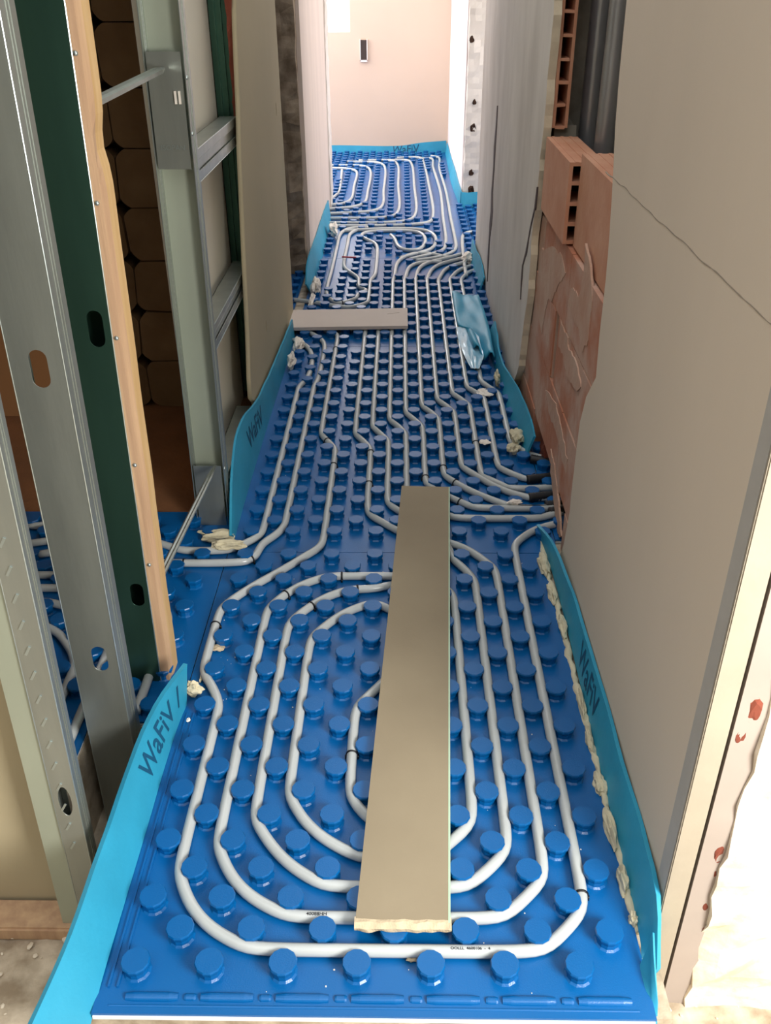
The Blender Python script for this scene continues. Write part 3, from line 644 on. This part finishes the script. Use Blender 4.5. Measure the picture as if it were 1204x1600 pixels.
# ------------------------------------------------------------------ wall boards
def slab(name, label, x0, x1, m, ya, yb, z0, z1, shear=0, cat='plasterboard'):
    bm = bmesh.new(); f = lambda z: ya+shear*z
    hexa(bm, [(x0, f(z0), z0), (x1, f(z0), z0), (x1, yb, z0), (x0, yb, z0), (x0, f(z1), z1), (x1, f(z1), z1), (x1, yb, z1), (x0, yb, z1)])
    return tag(obj(name, bm, m), label, cat)
# near right board: outline with a ragged far edge
far = [(880, 850), (889, 800), (893, 760), (900, 700), (905, 660), (915, 620), (930, 590), (936, 520), (945, 440), (950, 380), (955, 300), (958, 250), (960, 200), (966, 120), (972, 60), (978, 0)]
fe = [(onx(u, v, .368).y, onx(u, v, .368).z) for u, v in far]
out = [(.806, -.19), (.97, -.19), (.98, -.03), (1.75, -.03)]+[(y+.004*noise.noise(Vector((z*40, 0, 0))), z) for y, z in fe]+[(1.76, 1.3), (1.76, 2.4), (.806, 2.4)]
br = plate(out, [], lambda a, b, c: (.3745+c, a, b), .012, 'plasterboard', M_pb); tag(br, 'large beige plasterboard on the right wall beside the near cyan strip', 'plasterboard')
bm = bmesh.new()
hexa(bm, [(.3677, .802, -.19), (.3865, .802, -.19), (.3865, .8055, -.19), (.3677, .832, -.19), (.3677, .802, 2.4), (.3865, .802, 2.4), (.3865, .8055, 2.4), (.3677, .832, 2.4)])
obj('bevelled_edge', bm, M_pbgrey, br)['label'] = 'grey tapered edge strip of the board'
# board joint: thin irregular line at one height
bm = bmesh.new(); prev = None
for k in range(60):
    y = .86+.84*k/59; z = .866+.004*noise.noise(Vector((y*14, 0, 0)))-.004*(k/59); h = .0008+.0008*noise.noise(Vector((y*60, 3, 0)))
    q = [bm.verts.new((.3680, y, z-h)), bm.verts.new((.3680, y, z+h)), bm.verts.new((.3700, y, z+h)), bm.verts.new((.3700, y, z-h))]
    if prev:
        for a in range(4): bm.faces.new((prev[a], prev[(a+1) % 4], q[(a+1) % 4], q[a]))
    prev = q
obj('joint_line', bm, M_joint, br)
# cream wooden end post in front of the board edge
bm = bmesh.new(); hexa(bm, [(.3672, .795, -.188), (.3975, .795, -.188), (.3975, .8012, -.188), (.3672, .8012, -.188), (.3672, .795, 2.4), (.3975, .795, 2.4), (.3975, .8012, 2.4), (.3672, .8012, 2.4)])
bmesh.ops.bevel(bm, geom=[e for e in bm.edges if abs(e.verts[0].co.z-e.verts[1].co.z) > 1], offset=.0015, segments=2, affect='EDGES')
tag(obj('end_batten', bm, M_cream), 'cream vertical strip closing the end of the right plasterboard', 'batten')
# left tan board
fe = [(367, -40), (369, 40), (372, 110), (374, 160), (376, 240), (380, 330), (384, 420), (389, 520), (391, 590), (393, 622)]
pe = [(onx(u, v, -.4215).y, onx(u, v, -.4215).z) for u, v in fe]
out = [(3.44, 2.4), (3.44, .0), (2.44, .0), (2.40, .10)]+[(y+.006*noise.noise(Vector((z*40, 5, 0))), z) for y, z in pe[::-1]]+[(2.46, 2.4)]
bl = plate(out, [oval(3.30, .78, .010, .022), oval(2.72, .22, .008, .02)], lambda a, b, c: (-.4265+c, a, b), .012, 'plasterboard', M_boardleft); tag(bl, 'tan plasterboard on the left wall ending at the dark doorway', 'plasterboard')
o = grid_block('trim_8', M_brickdark, -.449, -.432, 2.62, 2.75, .08, 2.4, .018, .009, 34); tag(o, kind='structure')
# left foreground board
bm = bmesh.new(); box(bm, -1.3, -.545, .955, .968, -.188, 2.4); tag(obj('plasterboard', bm, M_boardleft), 'greenish tan plasterboard at the far left behind the nearest stud', 'plasterboard')
bm = bmesh.new(); box(bm, -1.3, -.50, .895, .952, -.195, -.165); bmesh.ops.bevel(bm, geom=bm.edges[:], offset=.004, segments=2, affect='EDGES')
tag(obj('floor_batten', bm, M_wood2), 'low dusty batten on the floor under the far left plasterboard', 'batten')
# side room panel
bm = bmesh.new(); box(bm, -1.6, -.86, 2.535, 2.55, -.012, .94); tag(obj('brown_panel', bm, M_brown), 'smooth brown panel leaning against the old block wall', 'panel')

# ------------------------------------------------------------------ steel studs of the left partition
def stud(label, base, top, wd, dp, holes, m, flip=False, name='steel_stud', zbot=-.03, ztop=2.4, lipm=None, web=True):
    """C-section: web towards the viewer, flanges running back; base/top are (xL, y) at z=-.03 and z=1.14"""
    root = empty(name, (base[0]+wd/2, base[1]+dp/2, -.03), label, 'steel stud', 'galvanised studs of the left partition')
    def P(x, y, z):
        f = (z+.03)/1.17; return (base[0]+(top[0]-base[0])*f+x, base[1]+(top[1]-base[1])*f+y, z)
    zs = [zbot, ztop]
    if web: plate([(0, zs[0]), (wd, zs[0]), (wd, ztop), (0, ztop)], holes, lambda a, b, c: P(a, c, b), .0012, 'web', m, root)
    for nm, x, s in (('flange', 0, 1), ('flange', wd, -1)):
        bm = bmesh.new()
        for (xa, xb, ya, yb) in ((x-.0006, x+.0006, 0, dp), (min(x, x+s*.009), max(x, x+s*.009), dp-.0006, dp+.0006)):
            hexa(bm, [P(xa, ya, zs[0]), P(xb, ya, zs[0]), P(xb, yb, zs[0]), P(xa, yb, zs[0]), P(xa, ya, ztop), P(xb, ya, ztop), P(xb, yb, ztop), P(xa, yb, ztop)])
        for yr in (dp*.4, dp*.6):
            xa, xb = x-.0016, x+.0016
            hexa(bm, [P(xa, yr, zs[0]), P(xb, yr, zs[0]), P(xb, yr+.002, zs[0]), P(xa, yr+.002, zs[0]), P(xa, yr, ztop), P(xb, yr, ztop), P(xb, yr+.002, ztop), P(xa, yr+.002, ztop)])
        fl = obj(nm, bm, lipm or M_zinc, root)
        bm = bmesh.new(); r2 = .0011
        S = [Vector(P(x, 0, zs[0])), Vector(P(x, 0, ztop))]; tube(bm, S, r2, 6); obj('folded_edge', bm, M_bright, fl)
    return root, P
# nearest stud
rt, P1 = stud('nearest galvanised stud at the left edge with a knurled strip and oval hole', (-.512, .905), (-.482, .915), .036, .028, [oval(.018, .125, .0095, .030)], M_zinc, zbot=-.188)
bm = bmesh.new()
for k in range(46):
    z = .03+.042*k; c = P1(.018, -.001, z); a = .009; 
    hexa(bm, [(c[0]-a, c[1]-.0012, c[2]-.006), (c[0]-a+.003, c[1]-.0012, c[2]-.0075), (c[0]+a*.2, c[1]-.0012, c[2]+.006), (c[0]+a*.2-.003, c[1]-.0012, c[2]+.0075)] + [(c[0]-a, c[1]+.0002, c[2]-.006), (c[0]-a+.003, c[1]+.0002, c[2]-.0075), (c[0]+a*.2, c[1]+.0002, c[2]+.006), (c[0]+a*.2-.003, c[1]+.0002, c[2]+.0075)])
box(bm, 0, 0, 0, 0, 0, 0) if False else None
o = obj('knurling', bm, M_bright, rt); o['kind'] = 'stuff'
bm = bmesh.new(); hexa(bm, [P1(-.034, .004, -.188), P1(-.002, .002, -.188), P1(-.002, .03, -.188), P1(-.034, .03, -.188), P1(-.034, .004, 2.4), P1(-.002, .002, 2.4), P1(-.002, .03, 2.4), P1(-.034, .03, 2.4)])
tag(obj('corner_profile', bm, M_zincp), 'pale dusty profile beside the nearest stud, against the far left board', 'profile')
# second stud
stud('pale grey stud with two oval cable holes, second from the left', (-.541, 1.135), (-.520, 1.135), .074, .048, [slot(.045, .203, .0125, .026), slot(.040, .71, .0125, .030)], M_zinc, zbot=-.188)
# stud with dark green reflections put into its colour
rt, P3 = stud('stud coloured with its dark green reflections, two dark slots, carrying the wooden batten', (-.527, 1.31), (-.497, 1.31), .068, .045, [slot(.047, .205, .012, .026), slot(.045, .705, .012, .034)], M_zincd, lipm=M_zincd)
bm = bmesh.new(); hexa(bm, [P3(.01, .046, -.03), P3(.068, .046, -.03), P3(.068, .048, -.03), P3(.01, .048, -.03), P3(.01, .046, 2.4), P3(.068, .046, 2.4), P3(.068, .048, 2.4), P3(.01, .048, 2.4)])
obj('back_plate', bm, M_zincd, rt)
# wooden batten screwed to it
root = empty('wooden_batten', (-.45, 1.37, -.02), 'pale pine batten fixed upright to the green stud', 'batten')
bm = bmesh.new(); N = 60; A = []
for k in range(N+1):
    z = -.0+1.4*k/N if k < N else 2.4
    x = -.459+.025*(z+.03)/1.17; notch = .007*math.exp(-((z-.965)/.03)**2)
    wv = .0015*noise.noise(Vector((z*8, 0, 0)))
    A.append([bm.verts.new((x, 1.312, z)), bm.verts.new((x+.016+wv, 1.312, z)), bm.verts.new((x+.020+wv-notch, 1.330, z)), bm.verts.new((x+.020+wv-notch, 1.365, z)), bm.verts.new((x+.014-notch, 1.375, z)), bm.verts.new((x, 1.375, z))])
for a, b in zip(A, A[1:]):
    for k in range(6):
        f = bm.faces.new((a[k], a[(k+1) % 6], b[(k+1) % 6], b[k])); f.material_index = 1 if k in (0, 1) else 0
bm.faces.new(A[0]); bm.faces.new(A[-1]); bw = obj('batten_wood', bm, M_wood, root, mats=[M_wood, M_wood2])
for z in (.27, .47, .69, .89, 1.08):
    bm = bmesh.new(); bmesh.ops.create_uvsphere(bm, u_segments=10, v_segments=6, radius=.0035); bmesh.ops.translate(bm, verts=bm.verts, vec=(-.459+.025*z/1.17+.010, 1.311, z)); obj('screw', bm, M_bright, bw, smooth=True)

# frame of the second bay: near post, rails, far post
rt, P4 = stud('open galvanised post at the near end of the rail frame', (-.498, 1.88), (-.484, 1.885), .076, .05, [], M_zincp, name='steel_post', web=False)
bm = bmesh.new(); hexa(bm, [P4(.0, .044, .0), P4(.072, .044, .0), P4(.072, .046, .0), P4(.0, .046, .0), P4(.0, .044, 2.4), P4(.072, .044, 2.4), P4(.072, .046, 2.4), P4(.0, .046, 2.4)])
obj('web', bm, M_zincp, rt)
for nm, z0, z1, m in (('overlap_plate', .835, 1.045, M_zinc), ('foot_plate', -.012, .165, M_zinc)):
    bm = bmesh.new(); hexa(bm, [P4(.004, .002, z0), P4(.070, .002, z0), P4(.070, .004, z0), P4(.004, .004, z0), P4(.004, .002, z1), P4(.070, .002, z1), P4(.070, .004, z1), P4(.004, .004, z1)]); pl_ = obj(nm, bm, m, rt)
text_mesh('ISOPAN', .014, lambda x, y: P4(.038+x, .001, .875+y), rt, 'stamped_lettering', M_bright)
for z in (.90, 1.0, .155):
    bm = bmesh.new(); bmesh.ops.create_uvsphere(bm, u_segments=10, v_segments=6, radius=.004); bmesh.ops.translate(bm, verts=bm.verts, vec=P4(.076, .010, z)); obj('screw', bm, M_bright, rt, smooth=True)
bm = bmesh.new()
for k in range(2): box(bm, *[P4(.052+.008*k, 0, .96)[0], P4(.056+.008*k, 0, .96)[0]], 1.8795, 1.8835, .955, .978)
for v in bm.verts: v.co.x += 0
obj('paper_label', bm, M_foamw, rt)

def rail(label, z0, z1, y0=1.94, y1=2.60, x=-.440, dp=.045, m=M_zinc):
    root = empty('steel_rail', (x, y0, z0), label, 'steel rail', 'horizontal rails of the left frame'); h = z1-z0
    bm = bmesh.new(); box(bm, x-dp, x-dp+.0015, y0, y1, z0, z1); box(bm, x-dp, x, y0, y1, z0, z0+.0015); box(bm, x-dp, x, y0, y1, z1-.0015, z1)
    box(bm, x-.0015, x, y0, y1, z0, z0+h*.30); box(bm, x-.0015, x, y0, y1, z1-h*.30, z1); box(bm, x-.0016, x+.0006, y0, y1, z1-h*.33, z1-h*.30); box(bm, x-.0016, x+.0006, y0, y1, z0+h*.30, z0+h*.33)
    rb = obj('rail_body', bm, m, root)
    bm = bmesh.new(); box(bm, x-dp+.004, x-.004, y0, y1, z0+h*.32, z1-h*.32); obj('rail_web', bm, m, root)
    bm = bmesh.new()
    for z in (z0, z1): tube(bm, [Vector((x, y0, z)), Vector((x, y1, z))], .0013, 6)
    obj('folded_edge', bm, M_bright, rb); return root
rail('upper horizontal steel rail of the left frame', .778, .845)
rail('middle horizontal steel rail of the left frame', .398, .458)
rail('lowest steel rail of the left frame beside the cyan fin', .015, .072, y1=2.44)
bm = bmesh.new(); box(bm, -.500, -.460, 1.93, 2.02, .39, .45); bm2 = None
tag(obj('rail_stub', bm, M_zinc), 'short rail piece seen inside the open post', 'steel rail')
# far vertical tracks
root = empty('steel_track', (-.47, 2.52, .0), 'dark greenish vertical track at the far end of the rail frame', 'steel stud')
bm = bmesh.new(); box(bm, -.502, -.4365, 2.672, 2.674, .02, 2.4); obj('track_back', bm, M_zincd, root)
for xr in (-.49, -.473, -.455):
    bm = bmesh.new(); box(bm, xr, xr+.005, 2.663, 2.6715, .02, 2.4); obj('track_rib', bm, M_zincd, root)
bm = bmesh.new(); box(bm, -.4405, -.4365, 2.655, 2.6715, .05, 2.4); obj('track_lip', bm, M_bright, root)
bm = bmesh.new(); box(bm, -.514, -.504, 1.96, 2.67, .0, 2.4); tag(obj('plasterboard', bm, M_greenpb), 'white plasterboard behind the rails of the left frame', 'plasterboard')
bm = bmesh.new(); box(bm, -.50, -.437, 2.676, 2.686, 0, 2.4); tag(obj('trim_9', bm, M_darkgap), kind='structure')

# bracing rods between the batten and the frame
def rod(label, a, b, w1):
    bm = bmesh.new(); a, b = Vector(a), Vector(b); d = (b-a).normalized(); s = d.cross(Vector((0, 0, 1))).normalized(); n_ = s.cross(d)
    prof_ = [(-w1, -w1*.3), (-w1, w1*.3), (-w1*.5, w1*.55), (0, w1*.35), (w1*.5, w1*.55), (w1, w1*.3), (w1, -w1*.3), (0, -w1*.1)]
    A = [[bm.verts.new(p+s*x+n_*y) for x, y in prof_] for p in (a, a.lerp(b, .9), b)]
    for v_ in A[2]: v_.co = b+(v_.co-b)*.35
    for p, q in zip(A, A[1:]):
        for k in range(8): bm.faces.new((p[k], p[(k+1) % 8], q[(k+1) % 8], q[k]))
    bm.faces.new(A[0]); bm.faces.new(A[-1]); tag(obj('brace_rod', bm, M_bright if False else M_zinc), label, 'brace', 'thin steel braces')
rod('upper thin steel brace from the pine batten to the open post', (-.452, 1.40, 1.006), (-.447, 1.87, 1.018), .011)
rod('lower slanting steel brace from the batten foot up to the open post', (-.462, 1.36, .175), (-.436, 1.872, .172), .007)

# ------------------------------------------------------------------ chase: loose hollow bricks and conduits
def hollow_brick(label, y0, y1, z0, z1, x0, x1):
    root = empty('hollow_brick', ((x0+x1)/2, y0, z0), label, 'brick', 'hollow clay bricks on top of the low wall')
    n = 4; zs = [z0+(z1-z0)*k/n for k in range(n+1)]; bm = bmesh.new(); t = .008
    box(bm, x0, x0+t, y0, y1, z0, z1); box(bm, x1-t, x1, y0, y1, z0, z1)
    for k, z in enumerate(zs):
        a = z if k == 0 else (z-t if k == n else z-t/2); box(bm, x0+t, x1-t, y0, y1, a, a+t)
    obj('clay_body', bm, M_brick, root)
    bm = bmesh.new(); box(bm, x0+t, x1-t, y0+.12, y1-.02, z0+t, z1-t); obj('cell_shade', bm, M_darkgap, root)  # dark fill painting the shade deep in the cells
    bm = bmesh.new()
    for k in range(3): box(bm, x0+.012+.022*k, x0+.020+.022*k, y0, y1, z1, z1+.0012)
    obj('top_grooves', bm, M_brick, root)
    return root
hollow_brick('hollow clay brick with open dark cells, left one on the low wall', 2.085, 2.452, .635, .812, .372, .450)
hollow_brick('hollow clay brick nearer the beige board, right one on the low wall', 1.62, 2.072, .635, .832, .394, .462)
def conduit(label, x, y, r, lean):
    bm = bmesh.new(); S = [Vector((x+lean*(z-.6), y-.1*lean*(z-.6), z)) for z in [.6+.12*k for k in range(16)]]; tube(bm, S, r, 24)
    tag(obj('conduit', bm, M_cond, smooth=True), label, 'conduit', 'black conduits in the wall chase')
conduit('black conduit with painted pale sheen rising behind the left hollow brick', .497, 2.56, .025, .0)
conduit('black conduit with painted pale sheen rising beside the edge of the beige board', .497, 2.345, .024, .0)
# brick splinter standing in the pipe opening
o = grid_block('brick_shard', M_brickdark, .395, .43, 2.20, 2.26, .0, .085, .012, .010, 50); tag(o, 'red-brown brick shard standing in the pipe opening under the wall', 'brick shard')

# electrical box of the far wall
root = empty('wall_box', (-.27, 7.34, .70), 'small dark recessed electrical box in the far cream wall', 'electrical box')
bm = bmesh.new(); box(bm, -.292, -.247, 7.335, 7.352, .640, .770); obj('recess', bm, M_blk, root)
boxes('box_rim', M_white, [(-.297, -.292, 7.332, 7.35, .632, .775), (-.247, -.242, 7.332, 7.35, .632, .775), (-.297, -.242, 7.332, 7.35, .627, .640)], root)
for v, s in ((255, .012), (150, .010), (200, .008)):
    pass
# holes in the doorway jamb, their shade painted as dark lumps
for (u, v, s) in ((739, 200, .016), (737, 62, .012), (735, 325, .018), (736, 270, .013), (741, 160, .010)):
    p = ony(u, v, 5.452); bm = bmesh.new(); bmesh.ops.create_icosphere(bm, subdivisions=2, radius=s)
    for q in bm.verts: q.co = Vector((q.co.x, q.co.y*.25, q.co.z*1.4))+noise.noise_vector(q.co*70)*s*.6
    bmesh.ops.translate(bm, verts=bm.verts, vec=(p.x, 5.458, max(p.z, .09))); tag(obj('hole_shade', bm, M_pit), kind='structure')

# ------------------------------------------------------------------ foam lumps, plaster flakes, crumbs
def lump(name, label, cat, m, loc, size, k, flat=1.0, group=None):
    bm = bmesh.new(); bmesh.ops.create_icosphere(bm, subdivisions=3, radius=1)
    for v in bm.verts:
        d = 1+.55*noise.noise(v.co*1.6+Vector((k*3.1, 0, 0)))+.28*noise.noise(v.co*4+Vector((0, k, 0)))
        v.co = Vector((v.co.x*size[0]*d, v.co.y*size[1]*d, v.co.z*size[2]*d*flat))
    zmin = min(v.co.z for v in bm.verts); bmesh.ops.translate(bm, verts=bm.verts, vec=(loc[0], loc[1], loc[2]-zmin))
    return tag(obj(name, bm, m), label, cat, group)
def L2(name, label, cat, m, uv, size, k, z=0.0, group=None):
    p = at(uv[0], uv[1], z+size[2]); return lump(name, label, cat, m, (p.x, p.y, z), size, k, group=group)
FG = 'lumps of mounting foam'
L2('foam_lump', 'cream foam lump squeezed out under the open post foot', 'foam lump', M_foam, (338, 838), (.045, .018, .012), 1, group=FG)
L2('foam_lump', 'flat yellowish foam lump over the leftmost pipe beside the cyan fin', 'foam lump', M_foam, (358, 852), (.040, .013, .012), 2, z=.012, group=FG)
L2('foam_lump', 'white foam lump by the left wall below the crosswise board', 'foam lump', M_foamw, (466, 538), (.018, .055, .022), 3, group=FG)
L2('foam_lump', 'small bright foam lump against the upper end of the left cyan fin', 'foam lump', M_foamw, (455, 566), (.014, .05, .022), 4, group=FG)
L2('foam_lump', 'white foam lump at the doorway corner above the crosswise board', 'foam lump', M_foamw, (493, 448), (.020, .060, .035), 5, group=FG)
L2('foam_lump', 'thin foam trickle between the doorway corner and the crosswise board', 'foam lump', M_foamw, (487, 470), (.010, .08, .016), 6, group=FG)
L2('foam_lump', 'white foam lump at the left jamb before the far room', 'foam lump', M_foamw, (521, 362), (.022, .05, .03), 7, group=FG)
L2('foam_lump', 'upper pale foam lump beside the pipe below the wavy strip', 'foam lump', M_foam, (806, 682), (.018, .035, .020), 8, z=.012, group=FG)
L2('foam_lump', 'lower pale foam lump touching the smallest sleeve', 'foam lump', M_foam, (801, 702), (.016, .018, .014), 9, z=.004, group=FG)
L2('foam_lump', 'small foam lump stuck to the wavy strip', 'foam lump', M_foam, (776, 594), (.009, .035, .020), 10, group=FG)
L2('foam_lump', 'white foam lump by the far right doorway pipes', 'foam lump', M_foamw, (731, 404), (.030, .05, .02), 11, group=FG)
L2('foam_lump', 'ragged foam piece between the cyan strip end and the lower left loop', 'foam lump', M_foam, (302, 1078), (.016, .012, .014), 12, group=FG)
L2('foam_lump', 'thin foam thread leading up to the outermost loop', 'foam lump', M_foam, (317, 1050), (.004, .022, .006), 13, group=FG)
L2('foam_lump', 'small white foam bridge between two right pipes', 'foam lump', M_foamw, (756, 614), (.022, .030, .006), 14, z=.010, group=FG)
bm = bmesh.new(); S = []
for k in range(90):
    y = .79+1.03*k/89; S.append(Vector((.3395+.004*noise.noise(Vector((y*22, 0, 0))), y, -.002+.005*noise.noise(Vector((y*30, 4, 0))))))
tube(bm, S, lambda t: .0065+.004*noise.noise(Vector((t*40, 0, 9))), 10)
for v in bm.verts: v.co += noise.noise_vector(v.co*90)*.004
tag(obj('foam_bead', bm, M_foam, smooth=True), 'long beige foam seam filling the joint along the lower right strip', 'foam bead', 'foam beads in the right joint')
# row of foam squeezed out beside the lower right strip
for k, (u, v, sx_, sy2, lb) in enumerate([(846, 880, .014, .05, 'largest ragged beige foam piece at the top of the right joint'), (860, 925, .012, .045, 'beige foam piece under the ragged one in the right joint'), (876, 975, .010, .05, 'narrow foam bead in the upper right joint'),
                                          (905, 1095, .008, .05, 'thin foam bead beside the lettering of the right strip'), (917, 1150, .008, .035, 'foam bead just below the lettering of the right strip'), (934, 1222, .014, .030, 'thick foam bead bulging onto the panel at the right'),
                                          (950, 1290, .011, .045, 'long foam bead low in the right joint'), (969, 1372, .010, .028, 'lower foam bead near the right panel corner'), (985, 1432, .008, .012, 'lowest foam crumb at the right panel corner')]):
    p = at(u, v, .01); lump('foam_bead', lb, 'foam bead', M_foam, (min(p.x+.004, .345), p.y, -.012), (sx_*.8, sy2*.8, .013), 20+k, group='foam beads in the right joint')
L2('plaster_flake', 'cream plaster flake on the pipe below the outermost clip', 'plaster flake', M_gypsum, (342, 1012), (.013, .011, .003), 30, z=.0)
L2('plaster_flake', 'white pointed flake beside a black clip near the pipe outlets', 'plaster flake', M_foamw, (757, 691), (.016, .014, .003), 31, z=.022)
L2('plaster_flake', 'tiny oval white flake on the panel beside the left lettering', 'plaster flake', M_foamw, (294, 1125), (.0035, .005, .002), 32)
L2('plaster_flake', 'white lump sitting on the merging pipes by the sleeves', 'plaster flake', M_foamw, (805, 785), (.018, .010, .006), 33, z=.016)
L2('plaster_flake', 'small pale flake touching the front pipe under the long board', 'plaster flake', M_gypsum, (643, 1499), (.008, .004, .003), 34)
L2('plaster_flake', 'pale flake on the right panel above the clump of foam', 'plaster flake', M_gypsum, (823, 885), (.012, .012, .003), 35, z=.0)
# red marker stub far away
bm = bmesh.new(); a, b = at(534, 402, .024), at(556, 403, .024); a.z = b.z = .026; tube(bm, [a, b], .004, 8); tag(obj('marker_stick', bm, mat('dull_red', srgb(190, 70, 80), .5), smooth=True), 'thin dull red stick lying across the narrow loop', 'stick')
# crumbs: countless tiny chips
bm = bmesh.new()
def chip(x, y, z, s):
    m_ = Matrix.Translation((x, y, z+s*.3)) @ Matrix.Rotation(R.uniform(0, 6), 4, 'Z') @ Matrix.Diagonal((1, R.uniform(.5, 1), R.uniform(.3, .7), 1)); bmesh.ops.create_icosphere(bm, subdivisions=1, radius=s, matrix=m_)
for k in range(150):
    if k < 80: u, v = R.gauss(310, 45), R.gauss(960, 90)
    else: u, v = R.uniform(240, 960), R.uniform(700, 1580)
    p = at(u, v)
    if p.x < -.385 or p.x > .325 or p.y < .675: continue
    chip(p.x, p.y, 0, R.uniform(.0006, .0017))
tag(obj('plaster_crumbs', bm, M_foamw), 'scattered tiny white plaster crumbs on the blue panels', 'crumbs', kind='stuff')
bm = bmesh.new()
for k in range(900):
    x, y = R.uniform(-.95, 1.0), R.uniform(.42, .92)
    if -.43 < x < .37 and y > .66: continue
    chip(x, y, -.190, R.choice([.002, .003, .003, .005, .008]))
tag(obj('rubble', bm, M_rough), 'sandy rubble and grit on the raw floor before the panel', 'rubble', kind='stuff')
